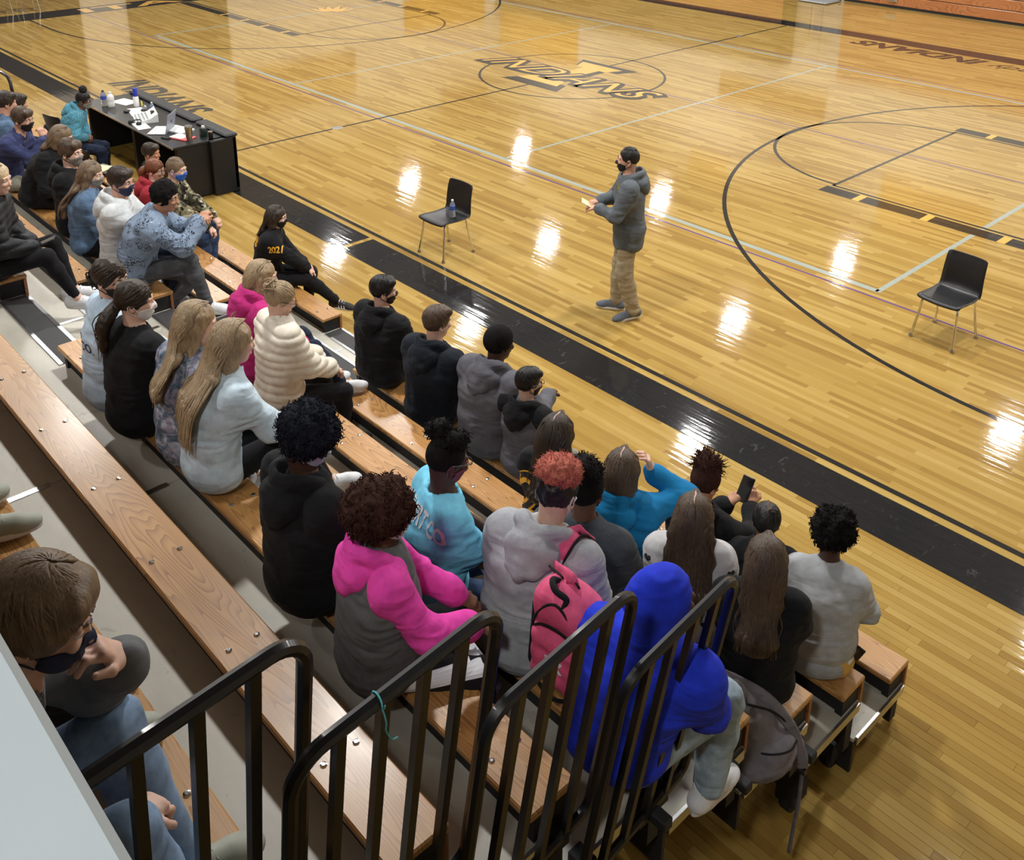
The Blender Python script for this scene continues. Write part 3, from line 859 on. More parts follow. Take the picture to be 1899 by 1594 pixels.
class Tubes:
    """many tapered tubes in one quad mesh"""
    def __init__(s): s.V = []; s.F = []; s.n = 0
    def add(s, P, R, n=5, flat=1.0, up=None):
        P = np.asarray(P, float); m = len(P); R = np.asarray(R, float)
        T = np.gradient(P, axis=0); T /= np.linalg.norm(T, axis=1)[:, None]+1e-9
        u = A3(0, 0, 1) if up is None else np.asarray(up, float)
        U = u-T*(T @ u)[:, None] if u.ndim == 1 else u-T*np.sum(T*u, 1)[:, None]
        U /= np.linalg.norm(U, axis=1)[:, None]+1e-9
        W = np.cross(T, U)
        a = np.linspace(0, 2*PI, n, endpoint=False)
        V = P[:, None]+R[:, None, None]*(np.cos(a)[None, :, None]*U[:, None]*flat+np.sin(a)[None, :, None]*W[:, None])
        i = np.arange(m-1)[:, None]*n; k = np.arange(n)[None]; l = (k+1) % n
        F = np.stack([i+k, i+l, i+n+l, i+n+k], -1).reshape(-1, 4)
        s.V.append(V.reshape(-1, 3)); s.F.append(F+s.n); s.n += m*n
    def get(s): return np.concatenate(s.V), np.concatenate(s.F)

# ----- skeleton
def ik(a, c, l1, l2, pole):
    a, c = np.array(a, float), np.array(c, float); d = c-a; L = np.linalg.norm(d)
    L2 = min(L, (l1+l2)*.999); u = d/(L+1e-9); c = a+u*L2
    x = (l1*l1-l2*l2+L2*L2)/(2*L2); h = math.sqrt(max(0, l1*l1-x*x))
    p = np.array(pole, float); p = p-u*np.dot(p, u); p /= np.linalg.norm(p)+1e-9
    return a+u*x+p*h, c

def skeleton(S):
    g = lambda k, d: S.get(k, d)
    fem = g('fem', 0); sc = 1.0
    lean, sl, side = g('lean', .15), g('slouch', .25), g('side', 0.0)
    J = {}
    def stepv(L, a, sd): return A3(math.sin(sd)*L, math.sin(a)*math.cos(sd)*L, math.cos(a)*math.cos(sd)*L)
    P = A3(0, 0, .11); J['pel'] = P
    W = P+stepv(.165, lean*.55-sl*.25, side*.5); J['waist'] = W
    C = W+stepv(.17, lean+sl*.2, side); J['chest'] = C
    N = C+stepv(.175, lean+sl*.75, side); J['neck'] = N
    ha = g('hang', lean*.6+sl*.5)
    H = N+stepv(.185 if not fem else .178, ha, side*.6); J['head'] = H
    tw = rotm('z', g('twist', 0.0))
    sw = .185-.025*fem+g('wide', 0)*.5
    ctr = N-stepv(.055, lean+sl*.75, side)
    J['shr'] = ctr+tw @ A3(sw, -.005, 0)+A3(0, 0, g('shrug', 0)); J['shl'] = ctr+tw @ A3(-sw, -.005, 0)+A3(0, 0, g('shrug', 0))
    hw = g('handw', .1)
    dr, dl = A3(hw, .33+.12*math.sin(lean), .21), A3(-hw, .33+.12*math.sin(lean), .21)
    for s, k in ((1, 'r'), (-1, 'l')):
        w = g('w'+k, dr if s > 0 else dl)
        e, w = ik(J['sh'+k], w, .285-.02*fem, .255-.015*fem, g('p'+k, (s*.8, -.5, -.7)))
        J['el'+k], J['wr'+k] = e, w
        hd = g('h'+k, None)
        if hd is None: hd = (w-e)
        J['hd'+k] = np.array(hd, float)/np.linalg.norm(hd)
        J['hp'+k] = A3(s*.09, .0, .095)
        fd = g('footdrop', .42)
        a = g('a'+k, (s*(.10+g('kneew', 0)*.4), .40, -fd+.085))
        kn, a = ik(J['hp'+k], a, .43-.02*fem, .42-.02*fem, g('k'+k, (s*(.12+g('kneew', 0)*3), 1, .9)))
        J['kn'+k], J['an'+k] = kn, a
        J['ft'+k] = g('f'+k, s*.15)
    hy, hp_, hr = g('hyaw', 0.0), g('hpitch', .1), g('hroll', 0.0)
    J['HR'] = rotm('z', hy) @ rotm('x', -hp_-ha*.25) @ rotm('y', hr)
    J['hs'] = .97-.04*fem
    J['top'] = J['head']+J['HR'] @ A3(0, -.01, .12*J['hs'])
    return J
# ----- end skeleton

def head_prims(J, neck=True, grow=0.0, nose=True):
    R, c, s = J['HR'], J['head'], J['hs']
    p = lambda *v: c+R @ (A3(*v)*s)
    r = lambda *v: A3(*v)*s+grow
    Q = [ell(p(0, -.017, .03), r(.076, .096, .091), R, .02), ell(p(0, .028, -.04), r(.060, .064, .078), R, .03),
         ell(p(0, .058, -.098), r(.026, .026, .022), R, .03)]
    if nose:
        Q += [cap(p(0, .090, .012), p(0, .108, -.03), .007*s, .012*s, k=.014), ell(p(0, .093, -.066), r(.024, .010, .010), R, .008),
              ell(p(.034, .083, -.022), r(.022, .014, .018), R, .02), ell(p(-.034, .083, -.022), r(.022, .014, .018), R, .02),
              cap(p(-.04, .080, .026), p(.04, .080, .026), .011*s, k=.02),
              ell(p(.031, .094, .008), A3(.014, .012, .010)*s, R, .008, 's'), ell(p(-.031, .094, .008), A3(.014, .012, .010)*s, R, .008, 's')]
        for sg in (1, -1):
            Q += [ell(p(sg*.079, -.012, -.016), r(.010, .021, .033), R @ rotm('z', sg*-.35), .008), ell(p(sg*.084, -.008, -.014), A3(.006, .011, .020)*s, R, .005, 's')]
    if neck:
        nb = J['neck']
        Q += [cap(p(0, -.028, -.05), nb+A3(0, .0, -.03), .054*s, .060*s, k=.03)]
    return Q

def hand_prims(w, d, side, curl=.5, palm=None, spread=0.0):
    """hand with palm, four fingers of two bends and a thumb; d = direction of the forearm"""
    d = d/np.linalg.norm(d)
    pn = np.array(palm if palm is not None else (0, 0, -1), float); pn = pn-d*np.dot(pn, d); pn /= np.linalg.norm(pn)+1e-9
    lat = np.cross(d, pn)*side                     # towards the thumb
    Q = [cap(w-d*.02, w+d*.02, .024, .026, 1.15, lat, .02), cap(w+d*.03+lat*.012, w+d*.078+lat*.016, .015, .014, 1.9, lat, .02),
         cap(w+d*.03-lat*.014, w+d*.076-lat*.018, .014, .012, 1.3, lat, .02)]
    for k, (o, L) in enumerate(((.030, .070), (.010, .078), (-.010, .073), (-.029, .058))):
        b = w+d*(.082-.004*abs(k-1))+lat*o
        a1 = curl*1.0; a2 = curl*2.1
        d1 = d*math.cos(a1)+pn*math.sin(a1)+lat*(o*spread*8); d2 = d*math.cos(a2)+pn*math.sin(a2)
        m = b+d1*L*.52; e = m+d2*L*.5
        Q += [cap(b-d*.02, m, .0095, .0088, k=.007), cap(m, e, .0086, .0074, k=.006)]
    b = w+d*.025+lat*.026; m = b+(d*.55+lat*.7+pn*.3)*.042; e = m+(d*.8+lat*.1+pn*(.2+curl*.5))*.034
    Q += [cap(b, m, .0135, .0115, k=.012), cap(m, e, .011, .009, k=.008)]
    return Q

def torso_prims(J, t=0.0, fem=0, fat=0.0, k=.05):
    """pelvis to collar; t = cloth thickness"""
    L = (J['shr']-J['shl']); L = L/np.linalg.norm(L); X = A3(1, 0, 0)
    Lm = X+L; Lm /= np.linalg.norm(Lm)
    pel, wa, ch, nb = J['pel'], J['waist'], J['chest'], J['neck']
    up = (nb-ch)/np.linalg.norm(nb-ch)
    Q = [cap(pel+A3(0, -.01, .0), wa, .108+t+fat, .102+t+fat*1.2, 1.32+.06*fem, X, k),
         cap(wa, ch, .102+t+fat*1.2, .112+t+fat*.8-.006*fem, 1.34, Lm, k),
         cap(ch, nb-up*.07, .112+t+fat*.8-.006*fem, .078+t+fat*.3, 1.50, L, k),
         cap(J['shl']+A3(.03, 0, 0), J['shr']-A3(.03, 0, 0), .052+t, .052+t, k=k),
         cap(nb-up*.06, nb+up*.005, .085+t*.6, .058+t*.5, 1.25, L, k)]
    return Q

def arm_prims(J, t=0.0, r=1.0, upto=1.0, k=.035):
    Q = []
    for s in 'rl':
        sh, el, wr = J['sh'+s], J['el'+s], J['wr'+s]
        Q += [cap(sh, el, (.047+t)*r, (.042+t)*r, k=.085)]
        if upto > .3:
            e = el+(wr-el)*min(1, (upto-.3)/.7)
            Q += [cap(el, e, (.043+t)*r, (.034+t*.9-.004*min(1, upto))*r, k=k)]
        else:
            Q[-1] = cap(sh, sh+(el-sh)*.68, (.049+t)*r, (.054+t)*r, k=.08)
    return Q

def leg_prims(J, t=0.0, r=1.0, to=1.0, k=.04):
    Q = []
    for s in 'rl':
        h, kn, an = J['hp'+s], J['kn'+s], J['an'+s]
        Q += [cap(h, kn, (.082+t)*r, (.057+t)*r, k=k), cap(kn, kn+(an-kn)*.35*to, (.056+t)*r, (.055+t)*r, k=.03),
              cap(kn+(an-kn)*.35*to, kn+(an-kn)*to, (.055+t)*r, (.037+t*1.15)*r, k=.03)]
    return Q

def lower_prims(J, t, fat=0.0):
    return [ell(J['pel']+A3(0, -.015, -.01), (.165+t+fat, .125+t+fat*.7, .100+t), None, .05)]

def wrinkle(V, N, amp, seed, fz=26, fx=9, zones=None, broad=.5):
    w = np.ones(len(V))*.35
    if zones is not None:
        for c, r in zones: w += 1.0*np.exp(-np.sum((V-c)**2, 1)/(r*r))
    warp = np.stack([vnoise(V*7, seed+1), vnoise(V*7, seed+2), vnoise(V*7, seed+3)], 1)*.035
    Q = V+warp
    a = vnoise(Q*A3(fx, fx, fz), seed); b = vnoise(Q*A3(fz*.8, fx, fx), seed+5)
    rid = 1-np.abs(a)*2
    d = amp*np.minimum(w, 1.5)*(.75*rid+.45*b)+amp*broad*vnoise(V*5, seed+9)
    return V+N*d[:, None]

_shoe = {}
def shoe_meshes(vox=.007):
    if 'up' in _shoe: return _shoe['up'], _shoe['so']
    U = [cap((0, -.075, .045), (0, .10, .030), .042, .038, 1.0, k=.03), ell((0, .125, .028), (.046, .065, .036), None, .03),
         cap((0, -.062, .055), (0, -.045, .105), .040, .043, k=.03), cap((0, .02, .062), (0, .09, .045), .032, .026, k=.03),
         cap((0, -.045, .085), (0, -.04, .16), .034, .036, op='s', k=.006), plane((0, 0, -1), -.016, 's')]
    V, F = nets(U, vox)
    V[:, 2] = np.maximum(V[:, 2], .012)
    _shoe['up'] = me_from(V, F, 'shoe')
    m = MB(); n = 22; out = []
    for i in range(n):
        a = 2*PI*i/n; y = math.cos(a); x = math.sin(a)
        w = .047 if y > 0 else .042
        if -.35 < y < .25: w *= .92
        out.append((x*w, .036+y*.150*(1 if y > 0 else .98)))
    vs = [(x*.97, y, 0) for x, y in out]+[(x*1.04, y*1.01, .008) for x, y in out]+[(x*1.02, y, .026) for x, y in out]
    fs = [tuple(reversed(range(n))), tuple(2*n+k for k in range(n))]
    for r in range(2):
        for k in range(n): fs.append((r*n+k, r*n+(k+1) % n, (r+1)*n+(k+1) % n, (r+1)*n+k))
    m.add(vs, fs); _shoe['so'] = m.mesh('sole'); _shoe['so'].polygons.foreach_set('use_smooth', [True]*len(_shoe['so'].polygons))
    try: _shoe['so'].set_sharp_from_angle(angle=math.radians(40))
    except Exception: pass
    m = MB()
    for k in range(4): m.tube([(-.026+.002*k, .035+.022*k, .088-.011*k), (0, .03+.022*k, .097-.011*k), (.026-.002*k, .035+.022*k, .088-.011*k)], .0035, 5)
    _shoe['la'] = m.mesh('laces')
    return _shoe['up'], _shoe['so']

_mo = {}
def mesh_obj(name, me, mat, parent):
    key = (me.name, mat.name)
    if key not in _mo:
        c = me.copy(); c.materials.clear(); c.materials.append(mat); _mo[key] = c
    me = _mo[key]
    o = bpy.data.objects.new(name, me); COL.objects.link(o); o.parent = parent
    return o

EYEW = plain('eye_white', (.8, .78, .76), .2); EYED = plain('iris_dark', (.03, .02, .012), .15)
LENS = plain('clear_lens', (.9, .9, .9), .05, trans=.95)

def head_point(J, *v): return J['head']+J['HR'] @ (A3(*v)*J['hs'])

def wrap_patch(J, prims, az0, az1, zs, off, n=13, edge=None, cy=0.0):
    """patch of cloth lying on the face: rows at head-local heights zs"""
    R, c, s = J['HR'], J['head'], J['hs']; rows = []
    for iz, z in enumerate(zs):
        row = []
        for i in range(n):
            u = i/(n-1); az = az0+(az1-az0)*u
            zz = z
            if edge is not None: zz = edge(2*u-1, iz/(len(zs)-1), z)
            d = R @ A3(math.sin(az), math.cos(az), 0); o = c+R @ (A3(0, cy, zz)*s)
            row.append((o, d))
        rows.append(row)
    O = np.array([[q[0] for q in r] for r in rows]); D = np.array([[q[1] for q in r] for r in rows])
    lo = np.full(O.shape[:2], .015); hi = np.full(O.shape[:2], .16)
    for _ in range(16):
        mid = (lo+hi)/2; f = feval(prims, O+D*mid[..., None])
        ins = f < 0; lo = np.where(ins, mid, lo); hi = np.where(ins, hi, mid)
    Pt = O+D*(lo+off)[..., None]
    nz = len(zs); V = Pt.reshape(-1, 3)
    Vi = (O+D*(lo+off-.004)[..., None]).reshape(-1, 3)
    F = []; m = nz*n
    for a in range(nz-1):
        for b in range(n-1):
            i = a*n+b; F.append((i, i+1, i+n+1, i+n)); F.append((m+i, m+i+n, m+i+n+1, m+i+1))
    bd = [b for b in range(n)]+[a*n+n-1 for a in range(1, nz)]+[(nz-1)*n+b for b in range(n-2, -1, -1)]+[a*n for a in range(nz-2, 0, -1)]
    for i in range(len(bd)):
        a, b = bd[i], bd[(i+1) % len(bd)]; F.append((a, m+a, m+b, b))
    return np.concatenate([V, Vi]), np.array(F), Pt

def build_mask(J, root, mat, name='face_mask', low=False, cord=None):
    Q = head_prims(J, neck=False)
    z0 = -.135; z1 = -.022 if not low else -.075
    zs = np.linspace(z1, z0, 9)
    def edge(u, v, z):
        top = z1+(.018 if not low else .0)*max(0, 1-(u*2.2)**2)-.02*u*u
        bot = z0+.045*u*u
        return top+(bot-top)*v
    V, F, P = wrap_patch(J, Q, -1.22, 1.22, zs, .007, 15, edge, .0)
    fwd = J['HR'] @ A3(0, 1, 0)
    o = link(name, me_from(V, F, name), mat, root)
    m = MB()
    for sg, col in ((1, P[:, -1]), (-1, P[:, 0])):
        ear = head_point(J, sg*.086, -.02, .012); ear2 = head_point(J, sg*.084, -.03, -.045)
        m.tube([col[1], (col[1]+ear)/2+(ear-J['head'])*.04, ear, head_point(J, sg*.088, -.036, -.012), ear2, (col[-2]+ear2)/2, col[-2]], .0026, 5)
    m.build('ear_loops', cord or mat, o)
    return o

def build_glasses(J, root, mat=None):
    m = MB()
    for sg in (1, -1):
        pts = [head_point(J, sg*.033+.022*math.cos(a), .111, .006+.017*math.sin(a)) for a in np.linspace(0, 2*PI, 14, endpoint=False)]
        m.tube(pts, .0022, 5, closed=True)
        m.tube([head_point(J, sg*.055, .108, .01), head_point(J, sg*.082, .06, .012), head_point(J, sg*.087, -.02, .01)], .0022, 5)
    m.tube([head_point(J, -.011, .112, .01), head_point(J, 0, .115, .013), head_point(J, .011, .112, .01)], .002, 5)
    return m.build('glasses', mat or M_BLACKPL, root)

def face_bits(J, root, hair):
    for sg in (1, -1):
        m = MB(); c = head_point(J, sg*.031, .081, .008)
        M = Matrix([[*J['HR'][i], c[i]] for i in range(3)]+[[0, 0, 0, 1]])
        m.lathe([(0, -.0125), (.006, -.011), (.0105, -.0065), (.0125, 0), (.0105, .0065), (.0055, .0112)], (0, 0, 0), 12, M @ Matrix.Rotation(-PI/2, 4, 'X'))
        m.mi = 1; m.lathe([(.0056, .0112), (.003, .0122), (0, .0126)], (0, 0, 0), 12, M @ Matrix.Rotation(-PI/2, 4, 'X'))
        m.build('eye', [EYEW, EYED], root, smooth=True)
        m = MB(); m.tube([head_point(J, sg*.014, .096, .027), head_point(J, sg*.03, .095, .034), head_point(J, sg*.05, .079, .029)], [.0035, .0042, .002], 5)
        m.build('eyebrow', hair, root)

# ----- hair
def skull_cut(J, low=-.03, front=.062, nape=-.075):
    """cutters that free the face and neck from the hair shell"""
    R, c, s = J['HR'], J['head'], J['hs']
    p = lambda *v: c+R @ (A3(*v)*s)
    return [ell(p(0, .105, low-.012), A3(.078, .085, .094)*s, R, .012, 's'), ell(p(0, .03, -.15), A3(.13, .10, .095)*s, R, .012, 's'),
            plane(R @ A3(0, 0, -1), float(np.dot(R @ A3(0, 0, -1), p(0, 0, nape))), 's', .012)]

def strands(T, prims, paths, r0, off, flat=.55, n=5):
    """push polyline paths (N,M,3) onto the surface of prims and sweep tapered locks along them"""
    P = np.array(paths, float)
    for _ in range(4):
        f = feval(prims, P); e = .004; g = np.zeros_like(P)
        for k in range(3):
            d = np.zeros(3); d[k] = e
            g[..., k] = (feval(prims, P+d)-f)/e
        g /= np.linalg.norm(g, axis=-1)[..., None]+1e-9
        st = f-off
        P = P-g*np.clip(st, -.03, .03)[..., None]*(st < 0.012)[..., None]
    for i in range(len(P)):
        m = P.shape[1]; t = np.linspace(0, 1, m)
        R = (r0 if not hasattr(r0, '__len__') else r0[i])*np.minimum(1, .35+t*4)*(1-t**3*.85)
        T.add(P[i], R, n, flat, g[i])

def make_hair(J, S, root, vox):
    st, col = S['hair'], S['hcol']
    rng = np.random.default_rng(S['seed'])
    R, c, s = J['HR'], J['head'], J['hs']
    p = lambda *v: c+R @ (A3(*v)*s)
    mat = hair_mat(col, S.get('htip'), .85 if st in ('afro', 'curly', 'puffs', 'updo', 'curlytop', 'buzz') else .42)
    t = S.get('hvol', .012)
    skull = ell(p(0, -.020, .032), A3(.077+t, .097+t, .092+t*1.1)*s, R, .03)
    cut = skull_cut(J, S.get('hline', -.03))
    T = Tubes(); amp = .003
    nb, ch, wa = J['neck'], J['chest'], J['waist']
    back = (nb-ch)/np.linalg.norm(nb-ch); bn = A3(0, -back[2], back[1]) if True else None
    bn = A3(0, -1, 0)+back*back[1]; bn = bn/np.linalg.norm(bn)
    base = [skull]+cut
    def scalp_paths(N, M, spin, a0, a1, hl, part=.0):
        out = []
        for _ in range(N):
            az = rng.uniform(a0, a1); t0 = rng.uniform(.03, .55); L = rng.uniform(.5, 1.0)*hl
            th = np.linspace(t0, t0+L, M); a = az+np.linspace(0, spin*rng.uniform(.3, 1), M)
            out.append([p(*(A3(math.sin(b)*math.sin(q)*.092, -.02-math.cos(b)*math.sin(q)*.112, .032+math.cos(q)*.108))) for b, q in zip(a, th)])
        return out
    if st in ('short', 'crop', 'buzz', 'swoop', 'curlytop'):
        if st in ('short', 'swoop'):
            base = [skull, cap(p(-.03, .055, .085), p(.045, .06, .09), .035*s, .03*s, k=.03)]+cut
        V, F = nets(base, vox)
        N = vnormals(V, F)
        if st == 'curlytop': V = V+N*(.010*np.abs(vnoise(V*60, 3))+.010*vnoise(V*28, 4))[:, None]
        elif st == 'buzz': V = V+N*(.0012*vnoise(V*200, 3))[:, None]
        else: V = V+N*(.003*vnoise(V*A3(60, 60, 22), 3))[:, None]
        o = link('hair', me_from(V, F, 'hair'), mat, root)
        if st in ('short', 'swoop', 'crop'):
            Np = {'short': 170, 'swoop': 220, 'crop': 90}[st]
            pa = scalp_paths(int(Np), 6, {'short': .5, 'swoop': 1.1, 'crop': .2}[st], -2.7, 2.7, {'short': 1.0, 'swoop': 1.25, 'crop': .45}[st])
            pa = np.array(pa); hl = (pa-c) @ R
            keep = [(h[-1][2] > -.085*s and not (h[-1][1] > .035*s and h[-1][2] < .035*s)) for h in hl]
            strands(T, [skull], pa[keep], .0065*s, .002, .6)
    elif st in ('afro', 'curly', 'puffs', 'updo', 'redpuff'):
        if st == 'afro':
            e = S.get('hsize', 1.0)
            base = [ell(p(0, -.022, .055), A3(.128*e, .138*e, .125*e)*s, R, .02), skull]+skull_cut(J, -.045, nape=-.07)
        elif st == 'curly':
            base = [ell(p(0, -.035, .05), A3(.138, .152, .130)*s, R, .03), ell(p(-.06, -.09, -.01), A3(.105, .095, .095)*s, R, .03), skull]+skull_cut(J, -.05, nape=-.11)
        elif st == 'puffs':
            base = [ell(p(0, -.02, .032), A3(.083, .103, .099)*s, R, .03)]+cut+[ell(p(-.055, -.06, .135), A3(.058, .06, .052)*s, R, .012), ell(p(.05, .0, .135), A3(.05, .055, .045)*s, R, .012)]
        elif st == 'updo':
            base = [skull]+cut+[ell(p(-.01, -.045, .12), A3(.085, .09, .075)*s, R, .03)]
        else:
            base = [ell(p(0, -.02, .032), A3(.083, .103, .099)*s, R, .03)]+cut
        V, F = nets(base, vox); N = vnormals(V, F)
        loc = (V-c) @ R
        amp = .016 if st in ('afro', 'curly') else .010
        w = np.clip((loc[:, 2]-(.07 if st in ('puffs', 'updo') else -.2))*30, .15, 1)
        V = V+N*(w*(amp*vnoise(V*26, 3)+amp*.8*np.abs(vnoise(V*62, 4))))[:, None]
        o = link('hair', me_from(V, F, 'hair'), mat, root)
        big = [q for q in base if q['op'] == 'u']
        idx = rng.integers(0, len(V), {'afro': 900, 'curly': 900, 'puffs': 420, 'updo': 600, 'redpuff': 0}[st] or 1)
        for i in idx:
            if st in ('puffs', 'updo') and loc[i, 2] < .085*s: continue
            if st == 'redpuff': continue
            n = N[i]; L = rng.uniform(.010, .026)*(S.get('spike', 1.0))
            tt = np.linspace(0, 1, 6); q = rng.normal(size=3); q -= n*np.dot(q, n); q /= np.linalg.norm(q)
            q2 = np.cross(n, q); ph = rng.uniform(0, 6)
            cr = .006 if st != 'updo' else .003
            P = V[i]-n*.006+n*(tt*L)[:, None]+q*(np.sin(tt*7+ph)*cr)[:, None]+q2*(np.cos(tt*7+ph)*cr)[:, None]+q*(tt*tt*L*.5*rng.uniform(-1, 1))[:, None]
            T.add(P, (.0036 if st != 'updo' else .003)*(1-tt*.6), 4, 1.0, q)
        if st == 'redpuff':
            PV, PF = nets([ell(p(.01, -.045, .115), A3(.098, .105, .072)*s, R, .02)], vox)
            PN = vnormals(PV, PF); PV = PV+PN*(.008*vnoise(PV*40, 3)+.006*vnoise(PV*90, 5))[:, None]
            po = link('hair_puff', me_from(PV, PF, 'hair_puff'), hair_mat(S['hcol2'], None, .8), root); po['label'] = 'coral red hair puff on top'
            T2 = Tubes()
            for i in rng.integers(0, len(PV), 1100):
                n = PN[i]; L = rng.uniform(.005, .013); tt = np.linspace(0, 1, 4); q = rng.normal(size=3)
                T2.add(PV[i]-n*.004+n*(tt*L)[:, None]+q*(tt*tt*.006)[:, None], .0022*(1-tt*.6), 4, 1.0, A3(.3, .5, .8))
            v, f = T2.get(); link('hair_fuzz', me_from(v, f, 'hair_fuzz'), hair_mat(S['hcol2'], None, .8), po, 'stuff')
    elif st in ('long', 'bob'):
        Lh = S.get('hlen', .42) if st == 'long' else .20
        wd = S.get('hwid', .12)
        # curtain down the back following the spine
        pts = [p(0, -.062, .04), p(0, -.088, -.02), p(0, -.10, -.09)]
        tor = [nb+bn*.105, ch+bn*.155, wa+A3(0, -.155, 0), J['pel']+A3(0, -.17, .02)]
        acc = .11; last = pts[-1]; path = list(pts)
        for q in tor:
            seg = q-last; l = np.linalg.norm(seg)
            if acc+l >= Lh:
                path.append(last+seg*max(.05, (Lh-acc)/l)); break
            path.append(q); acc += l; last = q
        lat = R @ A3(1, 0, 0)
        Q = [skull]
        hw_ = lambda k: .074+(wd*1.05-.074)*min(1, max(0, k*1.5))
        for i in range(len(path)-1):
            k0, k1 = i/(len(path)-1), (i+1)/(len(path)-1)
            ra, rb = .040-.016*k0, .040-.016*k1
            Q.append(cap(path[i], path[i+1], ra, rb, hw_(k0)/.04, lat, .05))
        for sg in (1, -1):
            e = (J['shr'] if sg > 0 else J['shl'])
            a, b = p(sg*.075, -.01, .0), p(sg*.083, -.02, -.10)
            Q += [cap(p(sg*.055, .02, .06), a, .03, .028, k=.03), cap(a, b, .026, .024, 1.3, R @ A3(0, 1, 0), k=.03)]
            if st == 'long': Q += [cap(b, b*.45+(e+A3(-sg*.06, -.05, .03))*.55, .024, .018, k=.03)]
        Q += [ell(p(0, .108, -.045), A3(.060, .085, .088)*s, R, .012, 's')]
        V, F = nets(Q, vox); N = vnormals(V, F)
        V = V+N*(.004*vnoise(V*A3(55, 55, 9), 3)+.003*vnoise(V*A3(120, 120, 14), 4))[:, None]
        o = link('hair', me_from(V, F, 'hair'), mat, root)
        M = 14; Np = S.get('nlocks', 130); paths = []
        C = arcs(path, 5); C = np.array(C)
        d = np.r_[0, np.cumsum(np.linalg.norm(np.diff(C, axis=0), axis=1))]
        for _ in range(Np):
            u = rng.uniform(-1, 1); L = d[-1]*rng.uniform(.72, 1.06); pr = []
            y0 = rng.uniform(-.06, .05)
            for k in range(4):
                q = k/4*1.45; x = math.sin(q)*u*.085
                pr.append(p(x+u*.01, y0*(1-k/5)-.105*math.sin(q)*(1-abs(u)*.55), .03+.105*math.cos(q)))
            wob = rng.uniform(0, 6); wa_ = rng.uniform(.002, .008)
            for k in range(M-4):
                t_ = (k+.4)/(M-4.6)*L; q = np.array([np.interp(t_, d, C[:, a]) for a in range(3)])
                side = lat*(u*hw_(t_/d[-1])*1.02+wa_*math.sin(t_*26+wob)) - bn*0
                q = q+side+bn*(.036*math.sqrt(max(0, 1-u*u)))+A3(0, .06*u*u, 0)*(1-min(1, t_/.12))
                pr.append(q)
            paths.append(pr)
        strands(T, [q for q in Q if q['op'] == 'u'], paths, rng.uniform(.004, .0085, Np), .001, .5)
    elif st in ('pony', 'bun', 'messybun', 'braid'):
        tie = p(*S.get('tie', (0, -.118, .03)))
        Q = [skull]+cut
        if st == 'pony':
            e = S.get('ponyend', None); e = tie+A3(0, -.06, -.24) if e is None else tie+A3(*e)
            mid = (tie+e)/2+A3(0, -.035, .02)
            tail = arcs([tie, mid, e], 4)
            for a, b, k in zip(tail[:-1], tail[1:], range(20)):
                Q.append(cap(a, b, .026+.012*math.sin(min(1, k/6)*PI), .026+.012*math.sin(min(1, (k+1)/6)*PI)-.002*k*.3, 1.35, R @ A3(1, 0, 0), .02))
        elif st in ('bun', 'messybun'):
            rb_ = S.get('bunr', .04); Q += [ell(tie, A3(rb_, rb_, rb_*.85), R, .015)]
        V, F = nets(Q, vox); N = vnormals(V, F)
        V = V+N*(.0028*vnoise(V*A3(70, 70, 24), 3)+.002*vnoise(V*130, 4))[:, None]
        o = link('hair', me_from(V, F, 'hair'), mat, root)
        paths = []
        for _ in range(130):
            az = rng.uniform(-2.6, 2.6); rad = rng.uniform(.7, 1.5)
            a = A3(math.sin(az)*math.sin(rad)*.092, .0+math.cos(az)*math.sin(rad)*.10, .032+math.cos(rad)*.10)
            if a[1] > .06 and a[2] < .04: continue
            q = [p(*a)*(1-k)+tie*k for k in np.linspace(0, 1, 7)]
            paths.append(q)
        strands(T, [skull], paths, .006, .0015, .55)
        if st == 'pony':
            for _ in range(46):
                o1, o2 = rng.normal(size=3)*.012, rng.normal(size=3)*.026; o2[2] *= 2
                P = np.array(arcs([tie+o1*.4, mid+o1*1.7, e+o2], 4))
                T.add(P, .0058*(1-np.linspace(0, 1, len(P))**2*.8), 5, .6, A3(0, -.7, .6))
        elif st in ('bun', 'messybun'):
            for _ in range(70):
                ax = rng.normal(size=3); ax /= np.linalg.norm(ax); q = np.cross(ax, rng.normal(size=3)); q /= np.linalg.norm(q); q2 = np.cross(ax, q)
                rr = rb_*rng.uniform(.95, 1.08); th = np.linspace(0, rng.uniform(1.5, 3.4), 9)
                P = tie+rr*(np.cos(th)[:, None]*q+np.sin(th)[:, None]*q2)
                if st == 'messybun': P = P+rng.normal(size=(1, 3))*.006+np.outer(np.linspace(0, 1, 9)**2, rng.normal(size=3)*.02)
                T.add(P, .0055*np.ones(9)*(1-np.linspace(-1, 1, 9)**2*.7), 5, .6, ax)
    if T.n:
        v, f = T.get(); link('hair_locks', me_from(v, f, 'hair_locks'), mat, o, 'stuff')
    if S.get('part'):
        sk = skin_mat(S['skin']); m = MB()
        pts = [p(.0+.004*math.sin(k), .085-.16*k/7, 0) for k in range(8)]
        pts = [p(.003*math.sin(k*2), *(lambda a: (-.02+math.sin(a)*(.099+t), .032+math.cos(a)*(.094+t*1.1)))(.75-k*.2)) for k in range(9)]
        m.tube(pts, [.001]+[.0042]*7+[.001], 5); m.build('parting', sk, root)
    return o

